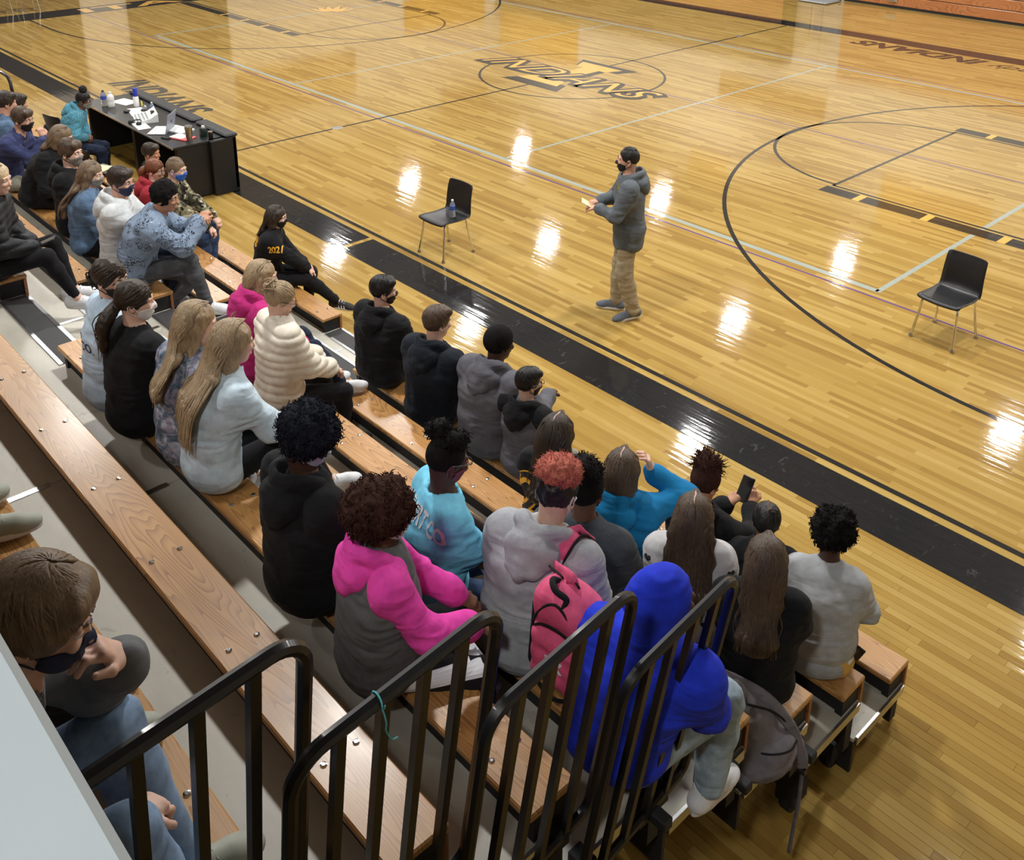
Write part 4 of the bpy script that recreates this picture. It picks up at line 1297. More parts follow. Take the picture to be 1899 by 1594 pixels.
def hood_down(J):
    nb = J['neck']; ch = J['chest']
    up = (nb-ch)/np.linalg.norm(nb-ch); bn = A3(0, -1, 0)+up*up[1]; bn /= np.linalg.norm(bn); fw = -bn
    X = (J['shr']-J['shl']); X /= np.linalg.norm(X)
    Q = []
    pts = [nb+X*.030+fw*.095-up*.075, nb+X*.085+fw*.05-up*.015, nb+X*.105+bn*.025+up*.030, nb+X*.070+bn*.105+up*.052, nb+bn*.135+up*.048]
    L = arcs(pts, 3)
    mir = lambda v: v-2*X*np.dot(v-nb, X)
    for f_ in (lambda v: v, mir):
        for i, (a, b) in enumerate(zip(L[:-1], L[1:])): Q.append(cap(f_(a), f_(b), .022+.0006*i, .0226+.0006*i, k=.02))
        Q.append(cap(f_(nb+X*.098+bn*.03-up*.0), f_(nb+X*.080+bn*.10-up*.05), .040, .045, k=.03))
    Q += [ell(nb+bn*.135-up*.055, (.118, .060, .085), None, .04), cap(nb+X*.05+bn*.15-up*.125, nb-X*.05+bn*.15-up*.125, .034, .034, k=.04),
          cap(nb+bn*.165-up*.09, nb+bn*.16-up*.165, .030, .022, k=.04)]
    inn = [ell(nb+bn*.062+up*.075, (.074, .066, .062), None, .018, 's'), ell(nb+bn*.10+up*.06, (.060, .040, .05), None, .02, 's')]
    return Q, inn

def hood_up(J):
    R, c, s = J['HR'], J['head'], J['hs']
    p = lambda *v: c+R @ (A3(*v)*s)
    Q = [ell(p(0, -.03, .025), A3(.099, .122, .122)*s, R, .05), cap(p(0, -.06, -.08), J['neck']+A3(0, -.03, -.02),   .085, .095, k=.06),
         cap(p(0, -.10, .09), p(0, -.125, .035), .05, .06, k=.05)]
    inn = [ell(p(0, .075, -.015), A3(.078, .115, .108)*s, R, .02, 's')]
    return Q, inn

def project_print(J, S, V, F, body, width, height, centre, mat, parent, direction, name='print', shear=0.0, offset=0.0, arch=0.0, up=None, right=None, tris=None, spacing=1.0):
    """lettering laid on a garment: cast from outside along direction"""
    if tris is None:
        v, f = text_tris(body, 1.0, shear, offset, spacing, cuts=.12)
    else: v, f = tris
    v = np.array(v)
    w = v[:, 0].max()-v[:, 0].min(); h = v[:, 1].max()-v[:, 1].min()
    x = (v[:, 0]-(v[:, 0].max()+v[:, 0].min())/2)/w; y = (v[:, 1]-(v[:, 1].max()+v[:, 1].min())/2)/h
    y = y*height+arch*(1-(2*x)**2); x = x*width
    d = np.array(direction, float); d /= np.linalg.norm(d)
    up = np.array(up if up is not None else (0, 0, 1), float); up -= d*np.dot(up, d); up /= np.linalg.norm(up)
    rt = np.cross(d, up) if right is None else np.array(right, float)
    tree = BVHTree.FromPolygons([tuple(q) for q in V], [tuple(q) for q in F])
    out = []
    for a, b in zip(x, y):
        o = np.array(centre)+rt*a+up*b-d*.4
        hit = tree.ray_cast(Vector(o), Vector(d), .8)
        if hit[0] is None:
            nr = tree.find_nearest(Vector(np.array(centre)+rt*a+up*b)); hit = nr
        nn = np.array(hit[1]); nn = nn if np.dot(nn, d) < 0 else -nn
        out.append(np.array(hit[0])+nn*.0022-d*.001)
    m = MB(); m.add(out, f)
    return m.build(name, mat, parent)

PEOPLE = {}
def person(S):
    S = dict(S); S.setdefault('seed', abs(hash(S['key'])) % 9973 if False else sum(ord(ch)*(i+3) for i, ch in enumerate(S['key'])) % 9973)
    J = skeleton(S); q = S.get('q', 1.0); fem = S.get('fem', 0); fat = S.get('fat', 0.0)
    root = empty('person', S['loc'], S.get('yaw', 0.0), S['label'], 'person', S.get('group'))
    sc = S.get('scale', 1.0); root.scale = (sc, sc, sc)
    sk = skin_mat(S['skin'])
    top, pants = S['top'], S['pants']
    # body: torso and limbs, head with face, hands, joined as one mesh
    core = torso_prims(J, -.012, fem, fat*.8)+arm_prims(J, -.004, .93)+leg_prims(J, -.004, .93)+lower_prims(J, -.012, fat*.8)
    nbp = [cap(head_point(J, 0, -.028, -.05), J['neck']+A3(0, 0, -.04), .052*J['hs'], .062, k=.03)]
    for s_ in 'rl':
        core.append(cap(J['an'+s_], J['an'+s_]+A3(0, .06, -.045), .036, .03, k=.02))
    Vs, Fs, n = [], [], 0
    def addm(V, F):
        nonlocal n
        Vs.append(V); Fs.append(F+n); n += len(V)
    addm(*nets(core+nbp, .017*q))
    if S.get('hair') != 'hoodup': addm(*nets(head_prims(J), .0062*q))
    else: addm(*nets(head_prims(J), .009*q))
    for s_, sg in (('r', 1), ('l', -1)):
        if S.get('hands', True):
            addm(*nets(hand_prims(J['wr'+s_]+J['hd'+s_]*.012, J['hd'+s_], -sg, S.get('curl', .55), S.get('palm'+s_)), .0052*q))
    body = link('body', me_from(np.concatenate(Vs), np.concatenate(Fs), 'body'), sk, root)
    # garments
    kind = top['kind']; th = top.get('t', .018); mat = top['mat']
    upto = {'tee': .2, 'long': .97, 'three': .75}[top.get('sleeve', 'long')]
    zones = [(J['elr'], .10), (J['ell'], .10), (J['waist'], .13), (J['shr']+A3(0, 0, -.06), .10), (J['shl']+A3(0, 0, -.06), .10)]
    tp = torso_prims(J, th, fem, fat)+[ell(J['pel']+A3(0, -.018, .015+top.get('hem', 0)), (.160+th+fat, .118+th+fat*.8, .085+th), None, .06)]
    sleeves = arm_prims(J, th*.9+.002, 1.0, upto)
    cuts = [cap(J['neck']+A3(0, 0, -.03), J['head'], .060*J['hs']+.004+top.get('neckw', 0), .058*J['hs']+.004+top.get('neckw', 0)*1.6, k=.01, op='s')]
    if top.get('collar'): tp.append(cap(J['neck']+A3(0, -.01, -.01), J['neck']+(J['head']-J['neck'])*.28, .074, .070, k=.02))
    if top.get('band', 1) and upto > .8:
        for s_ in 'rl':
            el, wr = J['el'+s_], J['wr'+s_]; u = (wr-el)/np.linalg.norm(wr-el)
            sleeves.append(cap(el+(wr-el)*.80, wr-u*.035, .040+th*.8, .042+th*.8, k=.02))
            sleeves.append(cap(wr-u*.03, wr+u*.012, .032+th*.35, .032+th*.35, k=.006))
    allq = tp+sleeves
    hood_obj = None
    hp = ([], [])
    if top.get('hood') == 'down': hp = hood_down(J)
    elif top.get('hood') == 'up': hp = hood_up(J)
    split = top.get('split')                       # sleeves (and hood) of another colour
    main = tp if split else allq
    if top.get('hood') == 'up': main = main+hp[0]
    gq = main+(hp[1] if top.get('hood') == 'up' else cuts)
    if top.get('hemcut') is not None: gq = gq+[plane((0, 0, -1), -top['hemcut'], 's', .01)]
    gq = gq+([plane((0, 0, -1), -.004, 's', .006)] if not top.get('stand') else [cap(J['pel'], J['pel']+A3(0, -.005, -.13), .118+th, .128+th, 1.32, A3(1, 0, 0), .05), plane((0, 0, -1), .095, 's', .008)])
    V, F = nets(gq, .0115*q); N = vnormals(V, F)
    seed = S['seed'] % 97
    if kind == 'puffer':
        h = V[:, 2]*1.0+V[:, 1]*.25*0
        V = V+N*(.016*(np.abs(np.sin(PI*h/.062+.4))**.55-.55))[:, None]
        V = wrinkle(V, N, .0025, seed, 30, 16)
    else:
        V = wrinkle(V, N, top.get('wr', .0125), seed, top.get('fz', 24), 9, zones)
    garment = link({'tee': 't_shirt', 'hoodie': 'hoodie', 'sweater': 'sweater', 'jacket': 'jacket', 'shirt': 'shirt', 'puffer': 'puffer_jacket'}[kind], me_from(V, F, 'garment'), mat, root)
    GV, GF = V, F
    if split:
        Vh, Fh = nets([q_ for q_ in sleeves]+[cap(J['neck']+(J['sh'+s_]-J['neck'])*.55+A3(0, 0, -.01), J['sh'+s_], .058+th, .060+th, k=.05) for s_ in 'rl'], .0115*q)
        Nh = vnormals(Vh, Fh); Vh = wrinkle(Vh+Nh*.002, Nh, .0125, seed+2, 20, 9, zones)
        link('sleeves', me_from(Vh, Fh, 'sleeves'), split, garment)
    if top.get('hood') == 'down':
        Vh, Fh = nets([dict(q_) for q_ in hp[0]]+hp[1]+cuts[:1], .010*q); Nh = vnormals(Vh, Fh)
        Vh = wrinkle(Vh+Nh*.002, Nh, .008, seed+4, 20, 12)
        link('hood', me_from(Vh, Fh, 'hood'), top.get('hoodmat') or split or mat, garment)
    # trousers
    pt = pants.get('t', .008)
    pq = lower_prims(J, pt, fat)+leg_prims(J, pt, 1.0+fat*1.2, pants.get('len', .93))
    pq += [cap(J['pel'], J['waist']*.45+J['pel']*.55, .100+fat, .100+fat, 1.35, A3(1, 0, 0), .04)]
    pq += [plane((0, 0, -1), -.003, 's', .004)] if False else []
    V, F = nets(pq, .0135*q); N = vnormals(V, F)
    V = wrinkle(V, N, pants.get('wr', .008), seed+3, 22, 12, [(J['knr'], .1), (J['knl'], .1), (J['anr'], .1), (J['anl'], .1)])
    tro = link(pants.get('name', 'trousers'), me_from(V, F, 'trousers'), pants['mat'], root)
    # shoes
    up, so = shoe_meshes()
    if S.get('shoes'):
        for s_, sg in (('r', 1), ('l', -1)):
            if s_ in S.get('noshoe', ''): continue
            o = mesh_obj('shoe', up, S['shoes'][0], root)
            fp = S.get('fp'+s_, S.get('fpitch', 0.0))
            o.matrix_local = Matrix.Translation(Vector(J['an'+s_]+A3(0, .02, -.085))) @ Matrix.Rotation(-J['ft'+s_], 4, 'Z') @ Matrix.Rotation(fp, 4, 'X')
            b = mesh_obj('sole', so, S['shoes'][1], o)
            if len(S['shoes']) > 2: mesh_obj('laces', _shoe['la'], S['shoes'][2], o)
    hm = None
    if S['hair'] != 'hoodup': make_hair(J, S, root, .0075*q)
    if S.get('face'): face_bits(J, root, hair_mat(S['hcol'], None) if S.get('hcol') else M_BLACKM)
    if S.get('mask'): build_mask(J, root, S['mask'], low=S.get('lowmask', False), cord=S.get('cord'))
    if S.get('glasses'): build_glasses(J, root)
    PEOPLE[S['key']] = dict(root=root, J=J, GV=GV, GF=GF, garment=garment, trousers=tro, S=S, body=body)
    return PEOPLE[S['key']]
# ---------------------------------------------------------------- the people
LIGHT, PALE, TAN = srgb(206, 158, 134), srgb(222, 180, 160), srgb(190, 138, 108)
BROWN, DARK = srgb(112, 74, 54), srgb(74, 48, 38)
H_BLACK, H_DKBR, H_BR, H_LTBR = (.010, .009, .009), (.034, .022, .015), (.082, .053, .034), (.19, .13, .08)
H_BLOND, H_DBLOND, H_RED, H_AUB, H_BLUEBLK = (.56, .43, .27), (.36, .26, .155), (.20, .065, .03), (.048, .020, .014), (.012, .014, .022)
F_BLACK = fabric('black_fleece', (.0085, .009, .011)); F_NAVY = fabric('navy_fleece', (.010, .014, .022))
F_CHAR = fabric('charcoal_fleece', srgb(96, 96, 104)); F_DKGREY = fabric('dark_grey_fleece', srgb(92, 92, 94))
F_HEATH = fabric('heather_grey_fleece', srgb(162, 166, 172), heather=.25); F_HDARK = fabric('dark_heather_jersey', srgb(62, 66, 72), heather=.35)
F_PALEGR = fabric('pale_grey_fleece', srgb(176, 180, 184)); F_WHITEH = fabric('off_white_fleece', srgb(206, 210, 212))
F_ICE = fabric('ice_blue_fleece', srgb(206, 226, 240)); F_SKY = fabric('sky_blue_jersey', srgb(126, 212, 248)); F_ICE2 = fabric('pale_blue_jersey', srgb(190, 212, 232))
F_TEAL = fabric('bright_teal_fleece', srgb(22, 122, 178)); F_ROYAL = fabric('royal_blue_fleece', srgb(36, 58, 208))
F_PINK = fabric('hot_pink_fleece', srgb(238, 74, 178)); F_MAG = fabric('magenta_fleece', srgb(186, 46, 120))
F_RED = fabric('brick_red_fleece', srgb(164, 48, 60)); F_CREAM = fabric('cream_quilted_nylon', srgb(228, 220, 204), rough=.6, fold=.1)
F_PUFFB = fabric('black_quilted_nylon', (.006, .007, .010), rough=.5, fold=.1)
F_CAMO = fabric('camouflage_fleece', (.2, .2, .2), pattern='camo'); F_TIE = fabric('tie_dyed_cotton', (.2, .2, .2), pattern='tiedye')
F_PLAID = fabric('blue_plaid_flannel', srgb(66, 74, 116), srgb(38, 42, 74), pattern='plaid')
F_SCRIB = fabric('scribble_printed_denim', srgb(132, 150, 174), pattern='scribble'); F_DENJ = fabric('blue_denim_jacket_cloth', srgb(88, 112, 140), pattern='denim')
F_TEALTD = fabric('teal_marbled_fleece', srgb(60, 140, 160), pattern='ombre_tee')
F_JEAN = fabric('blue_denim', srgb(52, 68, 98), pattern='denim'); F_JEANL = fabric('light_blue_denim', srgb(122, 146, 176), pattern='denim')
F_JEAND = fabric('dark_denim', srgb(30, 38, 58), pattern='denim'); F_JEANG = fabric('washed_grey_denim', srgb(78, 80, 84), pattern='denim')
F_LEG = fabric('black_leggings', (.008, .008, .010), fold=.1); F_KHAKI = fabric('khaki_twill', srgb(160, 146, 118), fold=.3)
F_SWEATP = fabric('grey_sweatpants', srgb(160, 166, 172), heather=.15); F_OLIVE = fabric('khaki_grey_twill', srgb(150, 148, 132))
F_SHELL = fabric('slate_shell_cloth', srgb(92, 98, 104), rough=.7, fold=.2)
F_DOVE = fabric('white_knit', srgb(196, 196, 198))
F_PALEJ = fabric('pale_wash_denim', srgb(150, 168, 180), pattern='denim')
MK_BLACK = plain('black_mask_cloth', (.010, .010, .011), .8); MK_BLUE = plain('blue_mask_cloth', srgb(46, 104, 206), .8)
MK_NAVY = plain('navy_mask_cloth', srgb(38, 44, 76), .8); MK_PALE = plain('pale_blue_surgical_mask', srgb(190, 206, 222), .8)
MK_GREY = plain('mottled_grey_mask', srgb(140, 138, 132), .8, var=.35, scale=90); MK_WHITE = plain('white_mask_cloth', srgb(226, 224, 222), .8)
MK_DKRED = plain('dark_maroon_mask', srgb(40, 20, 24), .8)
S_WHITE = plain('white_leather_shoe', srgb(224, 226, 230), .45); S_SOLE = plain('white_rubber_sole', srgb(222, 222, 220), .6)
S_BLACK = plain('black_shoe_cloth', (.015, .015, .017), .7); S_GREY = plain('grey_shoe_mesh', srgb(92, 98, 108), .8)
S_SAGE = plain('sage_shoe_leather', srgb(160, 164, 150), .6); S_LAV = plain('lavender_shoe_mesh', srgb(176, 160, 216), .7); S_GUM = plain('gum_sole', srgb(120, 110, 96), .6)
WSH, BSH, GSH = (S_WHITE, S_SOLE, S_SOLE), (S_BLACK, S_SOLE, S_BLACK), (S_GREY, S_SOLE, S_GREY)
def hoodie(mat, **k): return dict(kind='hoodie', mat=mat, t=.028, hood='down', **k)
def sweater(mat, **k): return dict(kind='sweater', mat=mat, t=.025, collar=1, **k)
def tee(mat, **k): return dict(kind='tee', mat=mat, t=.019, sleeve='tee', **k)
def legs(mat, t=.006, **k): return dict(mat=mat, t=t, name=k.pop('name', 'jeans'), **k)
LEGG = dict(mat=F_LEG, t=.001, name='leggings', wr=.002)
COACH = (7.5, -6.95)
SPECS = []
def P(key, label, row, **k): SPECS.append(dict(key=key, label=label, row=row, **k))
P('A', 'person in slate blue jacket with short dark hair below the black handrail', 4, q=1.5, px=(8, 168), lean=.2, skin=LIGHT, hair='short', hcol=H_DKBR, top=dict(kind='jacket', mat=F_DENJ, t=.02, collar=1), pants=legs(F_JEAND), shoes=WSH)
P('B', 'person with dark hair mostly hidden behind the head of the plaid shirt wearer', 3, q=1.5, px=(32, 186), lean=.2, skin=LIGHT, hair='short', hcol=H_DKBR, top=sweater(F_NAVY), pants=legs(F_JEAND), shoes=BSH)
P('C', 'person in blue plaid shirt and black mask resting chin on a raised hand', 4, q=1.2, px=(40, 196), skin=LIGHT, hair='swoop', hcol=H_BR, face=1, mask=MK_BLACK, hyaw=-.25, yaw=-.7,
  top=dict(kind='shirt', mat=F_PLAID, t=.018, collar=1), pants=legs(F_OLIVE), shoes=WSH, wr=(.05, .42, .56), pr=(.5, .2, -1), hr=(-.2, -.25, .9), wl=(-.06, .40, .44), pl=(-.4, .2, -1), curl=.9)
P('D', 'person in black jacket with shoulder-length dark blond hair leaning beside the plaid shirt', 4, q=1.3, px=(114, 226), fem=1, yaw=-.75, hyaw=-.1, skin=PALE, hair='bob', hcol=H_LTBR, hwid=.10, face=1, top=sweater(F_BLACK), pants=LEGG, shoes=BSH)
P('E', 'person in black hoodie and mottled grey mask with short brown hair', 4, q=1.2, px=(127, 255), yaw=-.7, hyaw=-.25, skin=PALE, hair='short', hcol=H_BR, face=1, mask=MK_GREY, cord=MK_BLACK, top=hoodie(F_BLACK), pants=legs(F_JEAND), shoes=BSH)
P('F', 'person in faded denim jacket with long straight brown hair and a patterned mask', 4, q=1.15, fem=1, px=(168, 297), yaw=-.45, hyaw=-.45, skin=PALE, hair='long', hcol=H_LTBR, hlen=.50, hwid=.095, face=1, mask=MK_GREY, top=dict(kind='jacket', mat=F_DENJ, t=.018, collar=1), pants=legs(F_LEG), shoes=WSH)
P('G', 'person in off-white hoodie and navy mask with short dark hair', 4, q=1.0, px=(221, 308), yaw=-.6, hyaw=-.4, skin=LIGHT, hair='short', hcol=H_DKBR, face=1, mask=MK_NAVY, top=hoodie(F_WHITEH), pants=legs(F_JEAND), shoes=WSH, wr=(.10, .50, .28), wl=(-.12, .46, .26))
P('H', 'person in camouflage top and bright blue mask with cropped blond hair', 2, q=1.0, px=(326, 291), yaw=-.75, hyaw=-.15, skin=PALE, hair='crop', hcol=H_LTBR, hvol=.006, face=1, mask=MK_BLUE, fat=.012, wide=.03,
  top=dict(kind='sweater', mat=F_CAMO, t=.024, collar=1), pants=legs(F_JEAN, .016), shoes=WSH, wr=(.16, .52, .16), wl=(-.04, .52, .18), curl=.7, kneew=.05)
P('I', 'person in scribble-printed denim shirt and grey jeans with curly black hair, hands clasped', 4, q=1.0, px=(306, 333), yaw=-.55, hyaw=-.3, skin=TAN, hair='curlytop', hcol=H_BLACK, hvol=.018, face=1, hem=-.09,
  top=dict(kind='shirt', mat=F_SCRIB, t=.036, collar=1, hem=-.02), pants=legs(F_JEANG, .010), shoes=WSH, wr=(.03, .52, .50), wl=(-.03, .50, .49), hr=(-.7, .3, .6), hl=(.6, .4, .5), curl=.8, ar=(.12, .52, -.185), al=(-.12, .12, -.335), plat=.0)
P('J', 'person in red hoodie with a short red ponytail, half behind the camouflage top', 2, q=1.2, fem=1, px=(286, 294), yaw=-.6, hyaw=-.4, skin=PALE, hair='pony', hcol=H_RED, tie=(0, -.115, .0), ponyend=(0, -.05, -.14), glasses=1, face=1, top=hoodie(F_RED), pants=legs(F_JEAND), shoes=BSH)
P('K', 'person in black shirt with dark brown hair in front of the table leg', 1, q=1.3, px=(278, 272), yaw=-.3, hyaw=-.5, skin=TAN, hair='short', hcol=H_DKBR, top=sweater(F_BLACK), pants=legs(F_JEAND), shoes=BSH)
P('L', 'person in teal hoodie with a black topknot sitting behind the scorer table', 0, q=1.1, fem=1, px=(155, 160), skin=BROWN, hair='bun', hcol=H_BLACK, tie=(0, -.03, .165), bunr=.052, glasses=1, face=1, mask=MK_GREY, yaw=-.55, hyaw=-.2, fat=.012,
  top=hoodie(F_TEALTD), pants=legs(F_JEAND, .012), shoes=BSH, wr=(.06, .20, .20), wl=(-.06, .20, .22), pr=(1, -.3, -.5), pl=(-1, -.3, -.5))
P('M', 'person in black puffer jacket and leggings with pale blond hair, phone in lap', 6, q=1.0, fem=1, px=(0, 309), yaw=-.55, hyaw=-.25, skin=PALE, hair='long', hcol=H_BLOND, hlen=.40, hwid=.085, face=1, top=dict(kind='puffer', mat=F_PUFFB, t=.034, collar=1), pants=LEGG, shoes=WSH,
  ar=(.09, .56, -.185), al=(-.09, .50, -.185), wr=(.05, .30, .22), wl=(-.06, .26, .21))
P('N', 'person in black varsity jacket numbered 2021 with dark ombre hair on the front bench', 1, q=1.0, fem=1, px=(513, 381), yaw=-.72, hyaw=-.12, skin=PALE, hair='long', hcol=H_DKBR, htip=H_DBLOND, hlen=.27, hwid=.085, face=1, mask=MK_BLACK,
  top=dict(kind='jacket', mat=F_BLACK, t=.028, collar=1), pants=dict(mat=F_LEG, t=.012, name='trousers'), shoes=(S_BLACK, S_SOLE, S_SOLE), wr=(.06, .40, .21), wl=(-.02, .36, .22),
  ar=(.06, .70, -.19), al=(-.06, .36, -.31), kr=(.0, 1, 1.6), fpr=-.1)
P('O', 'person in magenta top with highlighted blond hair beside the white puffer jacket', 4, q=1.0, fem=1, px=(486, 481), yaw=-.15, hyaw=-.45, skin=PALE, hair='long', hcol=H_DBLOND, hlen=.33, hwid=.09, face=1, top=hoodie(F_MAG), pants=legs(F_JEAND), shoes=WSH, ar=(.16, .60, -.185), al=(0, .55, -.185))
P('P', 'person in cream quilted puffer jacket with blond hair in a messy bun', 4, q=.95, fem=1, px=(527, 519), yaw=-.1, hyaw=-.3, hpitch=.35, skin=PALE, hair='messybun', hcol=H_DBLOND, tie=(0, -.09, .075), bunr=.048, glasses=1, top=dict(kind='puffer', mat=F_CREAM, t=.034, collar=1), pants=LEGG, shoes=BSH, kneew=.05)
P('Q', 'person in pale blue sweatshirt lettered EST CO., black mask and low dark bun', 6, q=.95, fem=1, px=(200, 477), yaw=-.2, hyaw=-.95, skin=PALE, hair='messybun', hcol=H_DKBR, tie=(0, -.115, -.045), bunr=.040, face=1, mask=MK_BLACK, top=sweater(F_ICE2), pants=legs(F_JEANL), shoes=WSH)
P('R', 'person in plain black tee with a long low brown ponytail', 6, q=.95, fem=1, px=(246, 519), yaw=.05, hyaw=-.6, skin=PALE, hair='pony', hcol=H_DKBR, htip=H_BR, tie=(.0, -.112, -.03), ponyend=(.0, -.10, -.25), mask=MK_WHITE, top=dict(kind='sweater', mat=F_BLACK, t=.022), pants=LEGG, shoes=WSH, fat=.012, wl=(-.1, .38, .24), wr=(.1, .42, .25))
P('S', 'person in blue-grey tie-dyed sweatshirt with long wavy blond hair', 6, q=.95, fem=1, px=(364, 558), yaw=.05, hyaw=-.55, skin=PALE, hair='long', hcol=H_DBLOND, htip=H_BLOND, hlen=.44, hwid=.13, nlocks=180, top=sweater(F_TIE), pants=LEGG, shoes=WSH)
P('T', 'person in ice blue sweatshirt and black leggings with very long blond hair', 6, q=.9, fem=1, px=(432, 592), yaw=.0, hyaw=-.25, skin=PALE, hair='long', hcol=H_DBLOND, htip=H_BLOND, hlen=.56, hwid=.145, nlocks=220, top=sweater(F_ICE), pants=LEGG, shoes=WSH, ar=(.16, .56, -.185), al=(-.06, .42, -.335), wr=(.14, .42, .20))
P('U', 'person in black hoodie with short black hair and dark maroon mask', 2, q=1.0, px=(710, 510), yaw=.1, hyaw=-.6, skin=PALE, hair='short', hcol=H_BLACK, mask=MK_DKRED, top=hoodie(F_BLACK), fat=.035, wide=.06, pants=legs(F_JEAND, .014), shoes=BSH)
P('V', 'person in navy hoodie with wavy swept-over brown hair', 2, q=1.0, px=(811, 564), yaw=.15, hyaw=-.25, skin=PALE, hair='swoop', hcol=H_BR, top=hoodie(F_NAVY), fat=.016, wide=.03, pants=legs(F_JEAND), shoes=BSH)
P('W', 'person in charcoal hoodie with tall cropped black hair', 2, q=1.0, px=(928, 602), yaw=.15, hyaw=-.3, skin=DARK, hair='buzz', hcol=H_BLACK, hvol=.016, top=hoodie(F_CHAR), fat=.02, wide=.04, pants=legs(F_BLACK, .01), shoes=BSH, wr=(.2, .42, .3), wl=(-.2, .42, .3))
P('X', 'small person in black and grey raglan hoodie with dark hair and glasses', 2, q=1.0, px=(981, 681), yaw=.1, hyaw=-.35, skin=PALE, hair='short', hcol=H_BLACK, glasses=1, mask=MK_BLACK, top=hoodie(F_CHAR, split=F_BLACK), pants=legs(F_OLIVE), shoes=WSH, scl=.88, kneew=.06)
P('Y', 'person in black jersey with gold outlined number and long black-brown hair', 3, q=1.0, fem=1, px=(1035, 769), yaw=.3, hyaw=0, skin=PALE, hair='long', hcol=H_DKBR, hlen=.40, hwid=.10, part=1, top=dict(kind='jacket', mat=F_BLACK, t=.02), pants=LEGG, shoes=BSH)
P('Z', 'person in black hoodie with a blue-black afro and a pale ear-looped mask', 6, q=.9, px=(596, 760), yaw=.0, hyaw=-.5, hpitch=.45, skin=DARK, hair='afro', hcol=H_BLUEBLK, hsize=.97, mask=MK_PALE, top=hoodie(F_BLACK), fat=.02, wide=.04, pants=legs(F_JEAND), shoes=BSH)
P('AA', 'person in sky blue tee lettered SHIRT CO with two black hair puffs', 5, q=.9, fem=1, px=(836, 786), yaw=-.35, hyaw=.1, hpitch=.25, skin=DARK, hair='puffs', hcol=H_BLACK, glasses=1, mask=plain('plum_mask_cloth', srgb(120, 60, 84), .8), top=tee(F_SKY, neckw=.016), pants=legs(F_JEAN, .01), shoes=BSH, fat=.02, kneew=.07, wr=(.12, .34, .18), wl=(-.1, .36, .2))
P('BB', 'person in grey and hot pink raglan hoodie with big curly auburn-brown hair', 6, q=.85, fem=1, px=(712, 886), yaw=-.4, hyaw=.05, skin=BROWN, hair='curly', hcol=H_AUB, mask=MK_WHITE, top=hoodie(F_DKGREY, split=F_PINK), fat=.035, wide=.03, pants=dict(mat=F_LEG, t=.012, name='track_trousers'), shoes=(S_LAV, S_SOLE, S_LAV), wr=(.16, .36, .26), wl=(-.06, .36, .24), kneew=.08)
P('CC', 'person in heather grey hoodie with coral red hair puff and pink backpack', 5, q=.85, px=(1042, 840), yaw=.25, hyaw=0, hpitch=.3, skin=PALE, hair='redpuff', hcol=H_BLACK, hcol2=(.50, .15, .11), mask=MK_PALE, top=hoodie(F_HEATH), pants=legs(F_LEG, .01), shoes=BSH, fat=.014, wide=.02, side=.12)
P('DD', 'person in dark heather tee with black hair in a curly top bun', 4, q=.9, px=(1092, 846), yaw=.3, hyaw=-.05, skin=BROWN, hair='updo', hcol=H_BLACK, mask=MK_BLACK, top=tee(F_HDARK), pants=legs(F_JEAND), shoes=BSH, fat=.014, wide=.03)
P('EE', 'person in bright teal hoodie with brown hair, one elbow raised to the face', 3, q=.9, fem=1, px=(1156, 834), yaw=.45, hyaw=0, skin=PALE, hair='bob', hcol=H_BR, hwid=.10, part=1, top=hoodie(F_TEAL), pants=legs(F_JEAND), shoes=BSH, wr=(.135, .20, .70), pr=(1, .35, -.25), hr=(-.25, -.1, 1), wl=(-.10, .35, .5))
P('FF', 'person in black hoodie with spiky auburn hair looking down at a phone', 2, q=.9, fem=1, px=(1326, 838), yaw=.2, hyaw=-.2, hpitch=.45, skin=TAN, hair='updo', hcol=H_AUB, spike=2.2, top=hoodie(F_BLACK), pants=legs(F_JEAND), shoes=BSH, wr=(.16, .40, .47), wl=(.02, .36, .45), pr=(1, -.2, -.8), hr=(-.3, .5, .8), hl=(.5, .5, .7), curl=.75, twist=-.2)
P('GG', 'person in white sweater dotted with black hearts and long straight brown hair', 3, q=.85, fem=1, px=(1290, 914), yaw=.55, hyaw=0, skin=PALE, hair='long', hcol=H_BR, hlen=.54, hwid=.145, nlocks=220, part=1, top=sweater(F_DOVE), pants=legs(F_JEAN), shoes=BSH)
P('HH', 'person in black top with centre-parted sleek black braided hair', 2, q=.9, fem=1, px=(1425, 933), yaw=.45, hyaw=.1, skin=BROWN, hair='bun', hcol=H_BLACK, tie=(0, -.1, -.06), bunr=.036, part=1, top=sweater(F_BLACK), pants=LEGG, shoes=BSH, scl=.9)
P('II', 'person in royal blue hoodie with the hood up and light jeans, beside the end rail', 5, q=.85, px=(1252, 1058), yaw=.15, hyaw=-.35, skin=BROWN, hair='hoodup', hcol=H_BLACK, top=dict(kind='hoodie', mat=F_ROYAL, t=.030, hood='up', wr=.010), pants=legs(F_PALEJ, .022), shoes=(S_WHITE, S_SOLE, S_SOLE), fat=.012, wide=.03, side=.27, twist=.05, ar=(.22, .36, -.335), al=(-.10, .40, -.335), kneew=.06, wr=(.14, .34, .2), wl=(-.02, .36, .2))
P('JJ', 'person in black tee with long brown hair past the shoulder blades', 3, q=.85, fem=1, px=(1426, 997), yaw=.5, hyaw=.05, skin=PALE, hair='long', hcol=H_BR, hlen=.46, hwid=.105, nlocks=180, top=tee(F_BLACK), pants=legs(F_JEAN), shoes=BSH, fat=.012)
